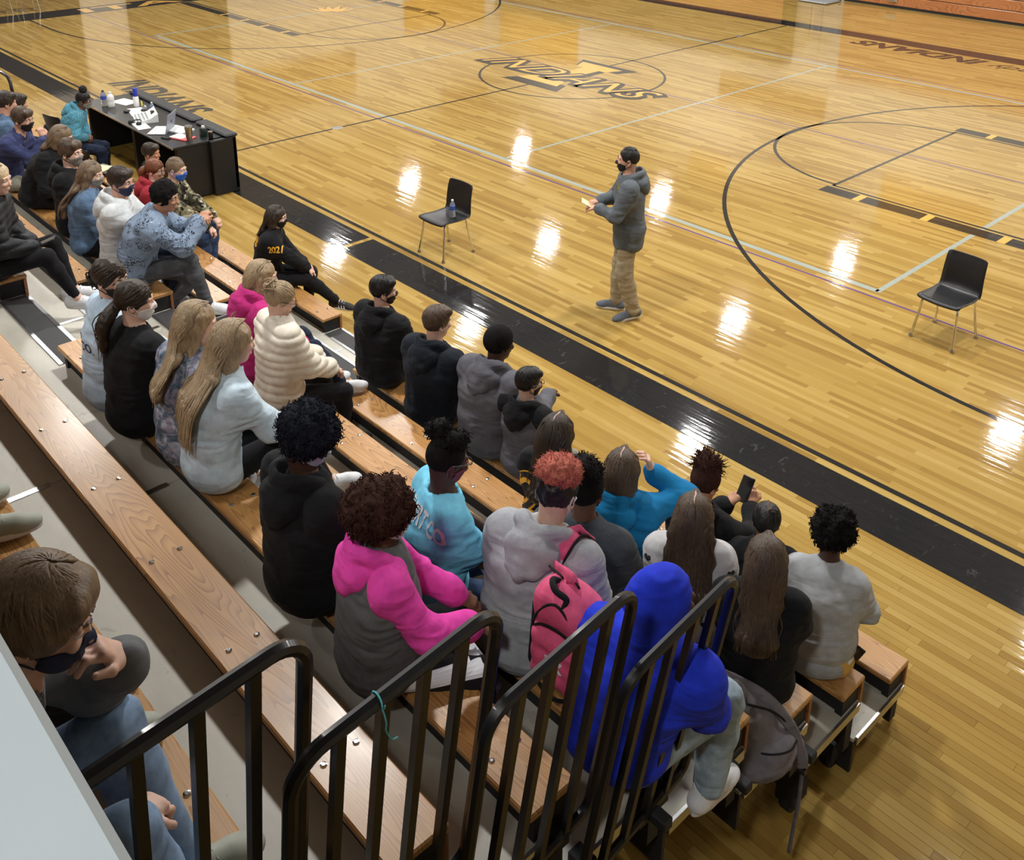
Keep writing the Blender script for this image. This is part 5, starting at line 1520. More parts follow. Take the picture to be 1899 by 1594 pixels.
P('KK', 'person in pale grey sweater and grey sweatpants with a round black afro', 2, q=.85, fem=1, px=(1551, 938), yaw=.4, hyaw=.1, skin=DARK, hair='afro', hcol=H_BLACK, hsize=.95, glasses=1, top=dict(kind='sweater', mat=F_PALEGR, t=.016, hem=.09, hemcut=.135), fat=.018, pants=dict(mat=F_SWEATP, t=.022, name='sweatpants'), shoes=WSH, wr=(.16, .36, .22))
P('LL', 'person in dark grey sweatshirt and light jeans with brown fringe, nearest the white parapet', 9, q=.75, px=(92, 1042), yaw=-.25, hyaw=-.35, hpitch=.25, skin=PALE, hair='swoop', hcol=H_LTBR, hvol=.022, face=1, mask=MK_NAVY, top=sweater(fabric('slate_grey_fleece', srgb(108, 112, 116))), pants=legs(F_JEANL, .016), shoes=(S_SAGE, S_SOLE, S_SAGE), wl=(-.02, .46, .50), pl=(-.6, .2, -1), hl=(.1, -.5, .8), wr=(.14, .40, .20), ar=(.20, .50, -.185), al=(-.02, .52, -.185), curl=.9, kneew=.05)
P('MM', 'person in black trousers and sage shoes at the left picture edge above the boy', 9, q=1.2, px=(-75, 930), yaw=-.1, skin=PALE, hair='short', hcol=H_DKBR, top=sweater(F_BLACK), pants=legs(F_BLACK, .01), shoes=(S_SAGE, S_SOLE, S_SAGE), ar=(.12, .56, -.185), al=(-.1, .50, -.185))
P('OO', 'person in black trousers whose bent knee shows right behind the brown-fringed boy', 9, q=1.3, px=(-170, 850), yaw=-.1, skin=PALE, hair='short', hcol=H_DKBR, top=sweater(F_BLACK), pants=legs(F_BLACK, .012), shoes=(S_SAGE, S_SOLE, S_SAGE), ar=(.12, .50, -.185), al=(-.1, .52, -.185))
# placement found from the photograph: x along the bench, forward lean, overall scale
PLACE = {}
PLACE.update({'A': (2.495, 0.2, 0.97, 0.35, 0), 'B': (1.434, 0.2, 0.91, 0.2, -0.08), 'C': (3.021, 0.2, 0.97, 0.55, -0.04), 'D': (3.675, 0.5, 0.98, 0.35, 0), 'E': (4.65, 0.0, 0.97, 0.2, 0), 'F': (5.131, 0.0, 0.92, 0.55, -0.08), 'G': (5.64, 0.0, 0.97, 0.35, 0), 'H': (4.015, 0.1, 0.97, 0.55, 0), 'I': (5.985, 0.3, 0.99, 0.55, 0), 'J': (3.911, 0.0, 0.92, 0.35, -0.08), 'K': (2.594, 0.0, 0.91, 0.2, -0.08), 'L': (-0.201, 0.25, 0.96, 0.55, 0), 'M': (6.359, 0.0, 0.92, 0.55, -0.04), 'N': (5.182, 0.0, 0.92, 0.55, -0.04), 'O': (7.91, 0.0, 0.92, 0.55, -0.04), 'P': (8.326, 0.0, 0.92, 0.2, -0.08), 'Q': (8.476, 0.05, 0.92, 0.2, -0.08), 'R': (8.798, 0.05, 0.9, 0.2, -0.08), 'S': (9.233, 0.0, 0.92, 0.55, 0), 'T': (9.494, 0.1, 0.92, 0.55, 0), 'U': (7.774, 0.0, 0.93, 0.2, 0), 'V': (8.487, 0.0, 0.97, 0.35, -0.08), 'W': (9.011, 0.0, 0.99, 0.55, 0), 'X': (9.366, 0.0, 0.83, 0.2, 0), 'Y': (10.243, 0.0, 0.92, 0.2, -0.08), 'Z': (10.448, 0.0, 0.91, 0.2, -0.08), 'AA': (10.59, 0.05, 0.92, 0.2, -0.08), 'BB': (10.955, 0.0, 0.86, 0.2, -0.08), 'CC': (11.07, 0.15, 0.95, 0.35, 0), 'DD': (10.92, 0.0, 0.91, 0.2, -0.04), 'EE': (10.677, 0.0, 0.9, 0.2, -0.04), 'FF': (10.831, 0.0, 0.92, 0.2, -0.08), 'GG': (11.164, 0.0, 0.92, 0.2, -0.08), 'HH': (11.223, 0.1, 0.85, 0.35, -0.08), 'II': (11.66, 0.0, 0.99, 0.2, -0.08), 'JJ': (11.565, 0.0, 0.92, 0.2, -0.08), 'KK': (11.545, 0.05, 0.92, 0.55, 0), 'LL': (11.537, 0.4, 0.97, 0.55, 0), 'MM': (9.8, 0.2, 0.96, 0.55, 0), 'OO': (10.95, 0.2, 0.96, 0.55, 0)})
for S_ in SPECS:
    S_ = dict(S_); k = S_['key']; r = S_['row']
    x, ln, sc, sl, dy = PLACE[k]
    S_['lean'] = ln; S_['scale'] = sc
    y, z = (row_y(r)-.125+dy, row_z(r)) if r else (-9.62+dy, .45)
    S_['loc'] = (x, y, z+.004)
    S_['slouch'] = sl
    if r == 1 or r == 0:
        S_.setdefault('footdrop', (z+.0)/sc)
    else: S_.setdefault('footdrop', .42/sc)
    S_.pop('px')
    if r >= 6: S_['group'] = None
    person(S_)
# ---------------------------------------------------------------- the standing speaker
COACH_S = dict(key='coach', label='person standing on the court in slate hooded jacket, khaki trousers and black mask', row=None, q=.9, skin=LIGHT, hair='crop', hcol=H_BLACK, hvol=.004,
               face=1, mask=MK_BLACK, yaw=math.radians(133), hyaw=-.05, hpitch=.02, lean=.03, slouch=.1, hline=-.02, wide=.03, fat=.006,
               top=dict(kind='jacket', mat=F_SHELL, t=.026, hood='down', stand=1, wr=.012), pants=dict(mat=F_KHAKI, t=.022, name='trousers', wr=.011, len=.97), shoes=GSH,
               ar=(.11, .08, -.75), al=(-.11, -.08, -.74), kr=(.1, 1, .1), kl=(-.1, 1, .1), fr=.2, fl=-.25, fpl=-.18, footdrop=.84,
               wr=(.07, .29, .34), wl=(-.05, .30, .31), pr=(1, -.4, -.6), pl=(-1, -.4, -.6), hr=(-.5, .8, .1), hl=(.5, .8, .1), curl=.8, scale=1.015, loc=(7.47, -6.97, .853))
person(COACH_S)

def W(key, v):
    """point in a person's own frame -> world"""
    r = PEOPLE[key]['root']
    M = Matrix.Translation(r.location) @ Matrix.Rotation(r.rotation_euler.z, 4, 'Z') @ Matrix.Scale(r.scale[0], 4)
    return M @ Vector(v)

# note card held by the speaker, phones
def slab(name, c, size, mat, label, cat, rot=(0, 0, 0), bev=.004, parts=()):
    e = bpy.data.objects.new(name, None); COL.objects.link(e); e.location = c; e.rotation_euler = rot; e.empty_display_size = .05
    tag(e, label, cat)
    m = MB(); sx, sy, sz = [q/2 for q in size]
    m.box((-sx, -sy, -sz), (sx, sy, sz), bev=bev); m.build('body', mat, e)
    for nm, lo, hi, mt in parts: m = MB(); m.box(lo, hi); m.build(nm, mt, e)
    return e
M_YNOTE = plain('pale_yellow_paper', srgb(232, 230, 176), .7, var=.02)
M_GLASSB = plain('black_glass', (.008, .008, .010), .08)
Jc = PEOPLE['coach']['J']
mid = (Jc['wrr']+Jc['wrl'])/2+A3(0, .10, .01)
slab('note_card', W('coach', mid), (.13, .16, .002), M_YNOTE, 'pale yellow note card held in the standing speaker\'s hands', 'paper', (.5, 0, COACH_S['yaw']), .0008)
def phone(c, rot, label):
    return slab('phone', c, (.075, .15, .009), M_BLACKPL, label, 'phone', rot, .003, (('screen', (-.034, -.07, .0046), (.034, .07, .0052), M_GLASSB),))
Jm = PEOPLE['M']['J']; phone(W('M', (Jm['wrr']+Jm['wrl'])/2+A3(0, .09, .035)), (.4, 0, -.55), 'black phone held in the lap of the blond puffer jacket wearer')
Jf = PEOPLE['FF']['J']; phone(W('FF', (Jf['wrr']+Jf['wrl'])/2+A3(0.01, .05, .10)), (.9, 0, .1), 'black phone held up by the spiky-haired person')

# prints on clothes
M_PRW = plain('white_print', (.80, .82, .84), .7, var=.02); M_PRK = plain('black_print', (.012, .013, .02), .7); M_PRG = plain('gold_print', srgb(236, 176, 52), .6, var=.04)
M_PRN = plain('navy_print', srgb(44, 50, 70), .7); M_YEL = plain('mustard_panel_cloth', srgb(212, 170, 84), .85)
def back_print(key, body, w, h, z, mat, x=0.0, d=(0, 1, -.12), **k):
    R = PEOPLE[key]; J = R['J']
    c = J['chest']*(1-z)+J['neck']*z
    X = (J['shr']-J['shl']); X = X/np.linalg.norm(X)
    return project_print(J, R['S'], R['GV'], R['GF'], body, w, h, c+X*x, mat, R['garment'], d, **k)
back_print('Q', 'EST CO.', .27, .055, -.15, M_PRN, .0, name='back_lettering', offset=.012)
back_print('Q', 'SUPPLY', .17, .028, -.62, M_PRN, .0, name='back_small_lettering') if False else None
back_print('AA', 'N SHIRT CO', .37, .085, .50, M_PRW, .045, name='back_lettering', arch=.02, offset=.028)
back_print('N', 'INDIANS', .30, .075, .40, M_PRG, .0, name='back_lettering', arch=.02, offset=.02)
Rn = PEOPLE['N']; Jn = Rn['J']
project_print(Jn, Rn['S'], Rn['GV'], Rn['GF'], '2021', .135, .075, Jn['shr']*.55+Jn['elr']*.45, M_PRG, Rn['garment'], (-1, .1, -.25), name='sleeve_number', offset=.03)
m = MB()
for s_ in 'rl':
    w_, e_ = Jn['wr'+s_], Jn['el'+s_]; u_ = (w_-e_)/np.linalg.norm(w_-e_); a_ = np.cross(u_, A3(.3, .2, 1)); a_ /= np.linalg.norm(a_); b_ = np.cross(u_, a_)
    for o_ in (.0, .018): m.tube([w_-u_*(.005+o_)+(a_*math.cos(t)+b_*math.sin(t))*.043 for t in np.linspace(0, 2*PI, 14, endpoint=False)], .0035, 4, closed=True)
m.build('cuff_stripes', M_PRG, Rn['garment'], 'stuff')
back_print('Y', '2', .20, .30, -.25, M_PRG, -.10, name='number_outline', offset=.05)
Ry = PEOPLE['Y']; v_, f_ = text_tris('2', 1.0, 0, .004, 1.0, cuts=.12); kx = .20/.24
o_ = back_print('Y', '2', .184, .284, -.25, M_PRK, -.10, name='number_fill', offset=.0)
o_.location = o_.location+Vector((0, -.0025, .0))
def heart(w):
    pts = []
    for t in np.linspace(0, 2*PI, 22, endpoint=False):
        pts.append((w*(16*math.sin(t)**3)/32, w*(13*math.cos(t)-5*math.cos(2*t)-2*math.cos(3*t)-math.cos(4*t))/32))
    return pts+[(0, 0)], [(i, (i+1) % 22, 22) for i in range(22)]
Rg = PEOPLE['GG']; Jg = Rg['J']; rh = random.Random(4)
for (hx, hz) in ((-.19, .40), (-.15, .33), (-.20, .28), (.19, .40), (.17, .31), (-.16, .2), (-.08, .12), (.14, .20), (.06, .10), (-.21, .14), (.20, .23)):
    c_ = A3(hx, Jg['chest'][1]*.7, Jg['waist'][2]*.55+hz)
    project_print(Jg, Rg['S'], Rg['GV'], Rg['GF'], '', .042, .040, c_, M_PRK, Rg['garment'], (-.35*np.sign(hx), 1, -.1), name='heart_print', tris=heart(1.0))
def arcmark(w=1.0):
    V_, F_ = [], []
    for sg in (1, -1):
        n0 = len(V_); n = 12
        for i in range(n+1):
            a = PI*(.08+.84*i/n)
            for r in (.50, .34-.06*math.sin(a)): V_.append((r*math.cos(a)*1.25, sg*(.42-r*math.sin(a)*.98)))
        F_ += [(n0+2*i, n0+2*i+1, n0+2*i+3) for i in range(n)]+[(n0+2*i, n0+2*i+3, n0+2*i+2) for i in range(n)]
    return V_, F_
back_print('DD', '', .062, .034, .80, M_PRW, .0, name='back_logo', tris=arcmark())
# chest badge of the speaker
R_ = PEOPLE['coach']
def disc(): return [(0, 0)]+[(math.cos(a)*.5, math.sin(a)*.5) for a in np.linspace(0, 2*PI, 20, endpoint=False)], [(0, 1+i, 1+(i+1) % 20) for i in range(20)]
def annulus():
    V_ = [(r*math.cos(a), r*math.sin(a)) for a in np.linspace(0, 2*PI, 20, endpoint=False) for r in (.5, .36)]
    return V_, [t for i in range(20) for t in ((2*i, 2*i+1, (2*i+3) % 40), (2*i, (2*i+3) % 40, (2*i+2) % 40))]
cc = R_['J']['chest']*.45+R_['J']['neck']*.55+A3(-.085, 0, 0)
project_print(R_['J'], R_['S'], R_['GV'], R_['GF'], '', .085, .085, cc, plain('olive_badge', srgb(120, 124, 60), .7), R_['garment'], (.15, -1, -.1), name='chest_badge', tris=annulus())
project_print(R_['J'], R_['S'], R_['GV'], R_['GF'], '', .034, .04, cc, plain('olive_badge_core', srgb(150, 150, 70), .7), R_['garment'], (.15, -1, -.1), name='badge_core', tris=disc())
# white stripe on track trousers, mustard side panels on sweatpants
def grid_tris(n, m_, taper=0.0):
    V_ = [(i/n-.5, (j/m_-.5)*(1-taper*(i/n))) for i in range(n+1) for j in range(m_+1)]
    F_ = []
    for i in range(n):
        for j in range(m_):
            a = i*(m_+1)+j; F_ += [(a, a+m_+1, a+m_+2), (a, a+m_+2, a+1)]
    return V_, F_
def trouser_patch(key, c, w, h, mat, d, up, name):
    R = PEOPLE[key]; me = R['trousers'].data
    V_ = np.zeros(len(me.vertices)*3, np.float32); me.vertices.foreach_get('co', V_); V_ = V_.reshape(-1, 3).astype(float)
    F_ = [tuple(p_.vertices) for p_ in me.polygons]
    return project_print(R['J'], R['S'], V_, F_, '', w, h, c, mat, R['trousers'], d, name=name, tris=grid_tris(16, 5), up=up)
Jb = PEOPLE['BB']['J']
trouser_patch('BB', Jb['hpr']*.42+Jb['knr']*.58+A3(0, 0, .0), .40, .075, plain('white_trouser_stripe', (.78, .80, .84), .8), (-1, .05, -.55), (-.4, 0, 1), 'side_stripe')
Jk = PEOPLE['KK']['J']
trouser_patch('KK', Jk['hpr']*.80+Jk['knr']*.20+A3(.03, -.05, .0), .26, .12, M_YEL, (-1, .25, -.35), (-.2, 0, 1), 'side_panel')
trouser_patch('KK', Jk['hpr']+A3(.06, -.02, .04), .085, .05, M_PRW, (-1, .4, -.5), (-.2, 0, 1), 'pocket_trim')
pk = W('KK', Jk['hpr']+A3(.115, -.015, .075))
slab('phone', pk, (.07, .012, .13), M_BLACKPL, 'black phone poking from the grey sweatpants pocket', 'phone', (.25, .35, .2), .003, (('screen', (-.032, -.0066, -.06), (.032, -.006, .06), M_GLASSB),))
# stripes on the black trainers of the varsity jacket wearer
for sh in [o for o in PEOPLE['N']['root'].children if o.name.startswith('shoe')]:
    for k_ in range(3):
        m = MB(); m.tube([(.036+.002*k_, .0+.03*k_, .055), (.046, .012+.03*k_, .022)], .0045, 5); m.build('side_stripe', M_PRW, sh)
        m = MB(); m.tube([(-.036-.002*k_, .0+.03*k_, .055), (-.046, .012+.03*k_, .022)], .0045, 5); m.build('side_stripe', M_PRW, sh)

# ---------------------------------------------------------------- chairs
def chair(loc, rz, label, dup_of=None):
    e = empty('shell_chair', loc, rz, label, 'chair')
    prof = [(.232, .418), (.225, .440), (.19, .447), (.10, .440), (.0, .433), (-.10, .434), (-.165, .447), (-.200, .485), (-.215, .54), (-.222, .62), (-.238, .72), (-.258, .795), (-.264, .815)]
    prof = [tuple(q) for q in arcs([np.array(q) for q in prof], 2)]
    nx = 11; rows = []
    for i, (y, z) in enumerate(prof):
        t = i/(len(prof)-1); w = .215 if t < .5 else .215-.02*(t-.5)*2
        if t > .9: w *= 1-((t-.9)/.1)**2*.16
        if t < .06: w *= 1-((.06-t)/.06)**2*.12
        r = []
        for k in range(nx):
            u = -1+2*k/(nx-1); dish = .014*(u*u) if t < .5 else 0; cur = .022*(u*u)*(t > .5)*min(1, (t-.5)*6)
            r.append((u*w, y+cur, z+dish))
        rows.append(r)
    V_ = [p_ for r in rows for p_ in r]; F_ = []
    for i in range(len(rows)-1):
        for k in range(nx-1): F_.append((i*nx+k, i*nx+k+1, (i+1)*nx+k+1, (i+1)*nx+k))
    me = bpy.data.meshes.new('seat_shell'); me.from_pydata(V_, [], F_); me.update()
    o = link('seat_shell', me, M_BLACKPL, e, smooth=True)
    md = o.modifiers.new('thickness', 'SOLIDIFY'); md.thickness = .011; md.offset = 0
    for sx in (-1, 1):
        for (a, b, c_) in (((.13, .13, .425), (.175, .175, .405), (.215, .235, .012)), ((.13, -.12, .425), (.175, -.15, .405), (.215, -.225, .012))):
            m = MB(); P_ = arcs([(sx*.02, a[1], .424), (sx*a[0], a[1], a[2]), (sx*b[0], b[1], b[2]), (sx*(b[0]*.7+c_[0]*.3), b[1]*.7+c_[1]*.3, .27), (sx*c_[0], c_[1], c_[2])], 4)
            m.tube(P_, .0130, 8); lg = m.build('leg', M_CHROME, e, smooth=True)
            m = MB(); m.lathe([(.018, 0), (.021, .004), (.020, .018), (.013, .03), (.012, .036)], (sx*c_[0], c_[1], 0), 12); m.build('glide', M_STEEL, lg, smooth=True)
    return e
chair((5.04, -7.33, 0), PI+.03, 'black plastic shell chair with a water bottle on its seat')
chair((9.90, -5.00, 0), PI-.06, 'empty black plastic shell chair right of the standing speaker')
chair((-.25, -9.66, 0), -.3, 'black plastic shell chair the person in teal sits on')
chair((-.92, -9.40, 0), .25, 'empty black plastic shell chair left of the person in teal')
for k_, (cx_, cy_) in enumerate(((-13.55, -6.95), (-13.5, -6.3), (-13.45, -5.65))):
    chair((cx_-.6, cy_, 0), -PI/2, ['black shell chair at the far left corner, nearest the picture edge', 'black shell chair behind the left baseline, middle of three', 'black shell chair behind the left baseline, furthest along'][k_])
# folding chair with papers between the table and the crowd
fc = empty('folding_chair', (.78, -9.66, 0), .2, 'black folding chair with papers on its seat behind the scorer table', 'chair')
m = MB(); m.box((-.2, -.19, .425), (.2, .2, .445), bev=.008); m.build('seat', M_BLACKPL, fc)
m = MB(); m.box((-.2, -.245, .60), (.2, -.225, .80), bev=.008); m.build('backrest', M_BLACKPL, fc)
for sx in (-.215, .215):
    m = MB(); m.tube([(sx, .24, .0), (sx, -.05, .43), (sx, -.23, .72), (sx, -.24, .81)], .011, 8); m.build('leg', M_BLACK, fc, smooth=True)
    m = MB(); m.tube([(sx*.93, -.25, .0), (sx*.93, .12, .42)], .011, 8); m.build('leg', M_BLACK, fc, smooth=True)
slab('paper_pad', (.78, -9.64, .451), (.22, .28, .010), M_YNOTE, 'yellowish pad of paper lying on the folding chair', 'paper', (0, 0, .5), .001)

# bottles
M_CLEAR = plain('clear_plastic', (.85, .88, .9), .08, trans=.85); M_LBL = plain('blue_label', srgb(52, 84, 170), .5)
M_BCAP = plain('blue_cap', srgb(36, 56, 170), .45); M_CAPW = plain('white_cap', (.8, .8, .8), .5); M_MILK = plain('white_plastic', (.80, .80, .77), .45)
M_DKGREEN = plain('dark_green_plastic', srgb(22, 40, 36), .35)
def bottle(c, r, h, label, body, cap_, lab=None, name='bottle'):
    e = empty(name, c, 0, label, 'bottle')
    m = MB(); m.lathe([(.0, 0), (r*.9, 0), (r, h*.04), (r, h*.30), (r*.93, h*.36), (r, h*.42), (r, h*.66), (r*.75, h*.80), (r*.36, h*.90), (r*.36, h*.93)], n=16); m.build('body', body, e, smooth=True)
    m = MB(); m.lathe([(r*.42, h*.92), (r*.42, h), (0, h)], n=14); m.build('cap', cap_, e, smooth=True)
    if lab: m = MB(); m.lathe([(r*1.02, h*.42), (r*1.02, h*.64)], n=16); m.build('label_band', lab, e, smooth=True)
    return e
bottle((5.10, -7.28, .447), .033, .21, 'clear water bottle with blue label standing on the shell chair', M_CLEAR, M_CAPW, M_LBL)
# ---------------------------------------------------------------- scorer table and what is on it
TZ = .765; TX0, TX1, TY0, TY1 = -1.5, 1.52, -8.96, -8.10
st = empty('scorer_table', (0, -8.5, 0), 0, 'long black scorer table with padded front ledge at the sideline', 'table')
def tb(name, lo, hi, mat, bev=.0):
    m = MB(); m.box((lo[0], lo[1]+8.5, lo[2]), (hi[0], hi[1]+8.5, hi[2]), bev=bev); return m.build(name, mat, st)
M_TTOP = plain('dark_laminate', (.020, .021, .023), .28, var=.1); M_TSIDE = plain('black_vinyl', (.008, .008, .009), .5)
tb('tabletop', (TX0, TY0, TZ-.03), (TX1, TY1-.04, TZ), M_TTOP, .004)
tb('edge_trim', (TX0, TY0-.006, TZ-.028), (TX1, TY0, TZ-.002), M_ALU)
tb('front_panel', (TX0, TY1-.06, .04), (TX1+.06, TY1, TZ+.01), M_TSIDE, .01)
m = MB()
for (a, b) in ((TX0, .62), (.70, TX1+.07)):
    m.box((a, TY1-.15+8.5, TZ+.002), (b, TY1+.03+8.5, TZ+.045), bev=.018)
m.build('padded_ledge', plain('dark_padded_vinyl', (.018, .019, .021), .42), st)
tb('end_panel', (TX1-.06, TY1-.36, .0), (TX1+.06, TY1-.0, TZ-.0), M_TSIDE, .01)
tb('end_panel', (TX1-.10, TY0+.06, .02), (TX1-.02, TY1-.36, TZ-.03), M_TSIDE, .004)
tb('end_panel', (TX0, TY0+.06, .0), (TX0+.06, TY1, TZ-.03), M_TSIDE, .004)
tb('center_leg', (-.06, TY0+.12, .0), (.02, TY1-.1, TZ-.03), M_TSIDE)
def paper(x, y, w, d, rz, label, mat=None, h=.004, rx=0, z=0):
    return slab('paper', (x, y, TZ+h/2+.0006+z), (w, d, h), mat or M_WHITE, label, 'paper', (rx, 0, rz), .0008)
bottle((-1.06, -8.80, TZ), .042, .23, 'clear bottle with blue label at the left end of the table', M_CLEAR, M_BLACKPL, M_LBL)
bottle((-.93, -8.75, TZ), .05, .22, 'plain white jug beside the blue-labelled bottle', M_MILK, M_CAPW)
sp = empty('spray_bottle', (-.70, -8.47, TZ), 0, 'white canister with tall blue cap near the table ledge', 'bottle')
m = MB(); m.lathe([(0, 0), (.038, 0), (.04, .01), (.04, .14), (.03, .155)], n=16); m.build('body', M_MILK, sp, smooth=True)
m = MB(); m.lathe([(.031, .15), (.031, .27), (.028, .275), (0, .275)], n=16); m.build('cap', M_BCAP, sp, smooth=True)
bottle((-.18, -8.46, TZ), .032, .17, 'small clear water bottle before the scoreboard console', M_CLEAR, M_CAPW, M_LBL)
paper(-1.05, -8.50, .36, .24, .25, 'loose white sheets in front of the white canister')
paper(-.42, -8.58, .42, .22, -.25, 'white sheets under the tape dispenser')
paper(.30, -8.84, .36, .17, -.15, 'white sheets under the black headset at the table edge')
paper(.83, -8.55, .36, .24, .3, 'thick white paper stack right of the laptop', h=.02)
td = empty('tape_dispenser', (-.36, -8.50, TZ+.005), .4, 'black tape dispenser with a yellow marker on white sheets', 'dispenser')
m = MB(); m.box((-.05, -.03, 0), (.05, .03, .03), bev=.008); m.build('base', M_BLACKPL, td)
m = MB(); m.lathe([(.02, -.014), (.034, -.014), (.034, .014), (.02, .014)], (0, 0, 0), 16, Matrix.Translation((0, 0, .06)) @ Matrix.Rotation(PI/2, 4, 'X')); m.build('tape_roll', M_CLEAR, td, smooth=True)
m = MB(); m.tube([(-.05, .02, .03), (-.07, .03, .14)], .010, 8); m.build('marker', plain('yellow_marker', srgb(236, 220, 40), .5), td)
slab('wireless_mouse', (-.50, -8.70, TZ+.016), (.06, .10, .03), M_BLACKPL, 'small black wireless mouse lying alone on the table', 'mouse', (0, 0, .4), .012)
cn = empty('scoreboard_console', (.03, -8.66, TZ+.001), -.30, 'white scoreboard console with grey keys and a small dark screen', 'console')
m = MB(); m.add([(-.22, -.15, 0), (.22, -.15, 0), (.22, .15, 0), (-.22, .15, 0), (-.22, -.15, .025), (.22, -.15, .025), (.22, .05, .06), (-.22, .05, .06), (.22, .15, .12), (-.22, .15, .12)],
                [(0, 3, 2, 1), (4, 5, 6, 7), (7, 6, 8, 9), (0, 1, 5, 4), (1, 2, 8, 6, 5), (2, 3, 9, 8), (3, 0, 4, 7, 9)])
m.build('housing', plain('white_console_plastic', (.72, .73, .72), .5), cn)
m = MB(); m.box((-.04, .075, .076), (.05, .125, .108)); m.build('screen', M_GLASSB, cn)
m = MB()
for ix in range(10):
    for iy in range(4): m.box((-.19+ix*.04, -.13+iy*.045, .026+iy*.008), (-.165+ix*.04, -.105+iy*.045, .034+iy*.008))
m.build('keys', plain('grey_keys', srgb(150, 152, 152), .6), cn, 'stuff')
hs = empty('headset', (.16, -8.86, TZ+.005), .3, 'black headset resting on white sheets by the console', 'headset')
m = MB(); m.tube([(.08*math.cos(a), .075*math.sin(a), .02+.02*math.sin(a)) for a in np.linspace(0, PI, 12)], .008, 6); m.build('headband', M_BLACKPL, hs)
for sx in (-.08, .08): m = MB(); m.lathe([(0, 0), (.034, 0), (.036, .015), (.03, .035), (0, .036)], (sx, -.01, 0), 14); m.build('ear_cup', M_BLACKM, hs, smooth=True)
lp = empty('laptop', (.70, -8.74, TZ+.001), -.75, 'silver laptop standing open on the scorer table', 'laptop')
m = MB(); m.box((-.18, -.13, 0), (.18, .12, .016), bev=.005); m.build('base', plain('silver_laptop', srgb(206, 208, 212), .4, .3), lp)
m = MB(); m.box((-.155, -.03, .0162), (.155, .10, .0172)); m.build('keyboard', plain('pale_keys', srgb(226, 228, 230), .6), lp)
Ml = Matrix.Translation((.0, .125, .014)) @ Matrix.Rotation(-.18, 4, 'X')
m = MB(); m.box((-.18, -.004, 0), (.18, .004, .25), Ml, .003); lid = m.build('lid', plain('silver_lid', srgb(150, 156, 170), .4, .3), lp)
m = MB(); m.box((-.02, .0042, .11), (.02, .0050, .15), Ml); m.build('lid_mark', M_BLACKM, lid)
m = MB(); m.box((-.168, -.0052, .012), (.168, -.0042, .238), Ml); m.build('screen', plain('dim_blue_screen', srgb(96, 110, 140), .25), lid)
nb_ = empty('notebook', (1.20, -8.66, TZ+.001), .35, 'red notebook with white papers sticking out near the steel tumbler', 'notebook')
m = MB(); m.box((-.14, -.10, 0), (.14, .10, .014), bev=.003); m.build('cover', plain('coral_red_cover', srgb(222, 88, 92), .5), nb_)
m = MB(); m.box((-.16, -.09, .014), (.05, .08, .022), bev=.001); m.build('sheet', M_WHITE, nb_)
tm = empty('tumbler', (1.38, -8.66, TZ), 0, 'tall stainless steel tumbler at the right end of the table', 'tumbler')
m = MB(); m.lathe([(0, 0), (.034, 0), (.036, .01), (.037, .09), (.048, .16), (.050, .20), (.046, .205), (.044, .06)], n=20); m.build('body', M_STEEL, tm, smooth=True)
m = MB(); m.lathe([(.047, .198), (.047, .214), (0, .216)], n=20); m.build('lid', M_CLEAR, tm, smooth=True)
jr = empty('jar', (1.30, -8.42, TZ), 0, 'dark green bottle with a pale cap by the padded ledge', 'bottle')
m = MB(); m.lathe([(0, 0), (.05, 0), (.052, .01), (.052, .10), (.04, .12)], n=18); m.build('body', M_DKGREEN, jr, smooth=True)
m = MB(); m.lathe([(.022, .12), (.022, .145), (0, .147)], n=14); m.build('cap', M_CAPW, jr, smooth=True)
cp = empty('cup', (1.46, -8.40, TZ), 0, 'small black cup at the right corner of the table', 'cup')
m = MB(); m.lathe([(0, 0), (.026, 0), (.03, .005), (.031, .10), (.027, .10), (.025, .01)], n=16); m.build('body', M_BLACKPL, cp, smooth=True)
m = MB(); m.lathe([(.0315, .09), (.0315, .102)], n=16); m.build('rim', M_STEEL, cp, smooth=True)
slab('wallet', (1.06, -8.84, TZ+.010), (.13, .06, .018), M_BLACKM, 'flat black wallet lying between laptop and notebook', 'wallet', (0, 0, .35), .006)

# ---------------------------------------------------------------- backpacks
def sdf_part(name, prims, vox, mat, par, amp=.003, seed=1, fz=20):
    V_, F_ = nets(prims, vox); N_ = vnormals(V_, F_)
    if amp: V_ = wrinkle(V_, N_, amp, seed, fz, 14)
    return link(name, me_from(V_, F_, name), mat, par)
def rbox(c, h, r, k=.02):
    """rounded block out of capsules"""
    cx, cy, cz = c; hx, hy, hz = h; Q = []
    for sx in (-1, 0, 1):
        Q.append(cap((cx+sx*(hx-r), cy, cz-hz+r), (cx+sx*(hx-r), cy, cz+hz-r), r, r, hy/r, (0, 1, 0), k))
    for sz in (-.5, .0, .5): Q.append(cap((cx-hx+r, cy, cz+sz*(hz-r)*1.8), (cx+hx-r, cy, cz+sz*(hz-r)*1.8), r, r, hy/r, (0, 1, 0), k))
    return Q
F_BPINK = fabric('pink_nylon', srgb(226, 92, 134), fold=.2, rough=.7); F_BGREY = fabric('grey_canvas', srgb(118, 114, 120), fold=.35)
F_BBLK = fabric('black_webbing', (.012, .012, .014), fold=.1)
Rc = PEOPLE['CC']; Jc2 = Rc['J']
bp = empty('backpack', W('CC', (.33, -.20, .44)), Rc['S']['yaw']-.12, 'bright pink backpack with black piping hanging from the shoulder of the grey hoodie', 'backpack')
sdf_part('main_compartment', rbox((0, 0, 0), (.135, .085, .215), .07)+[ell((0, .0, .16), (.10, .075, .09), None, .04)], .010, F_BPINK, bp, .005, 3)
sdf_part('front_pocket', rbox((.01, -.075, -.045), (.11, .042, .125), .04), .009, F_BPINK, bp, .004, 5)
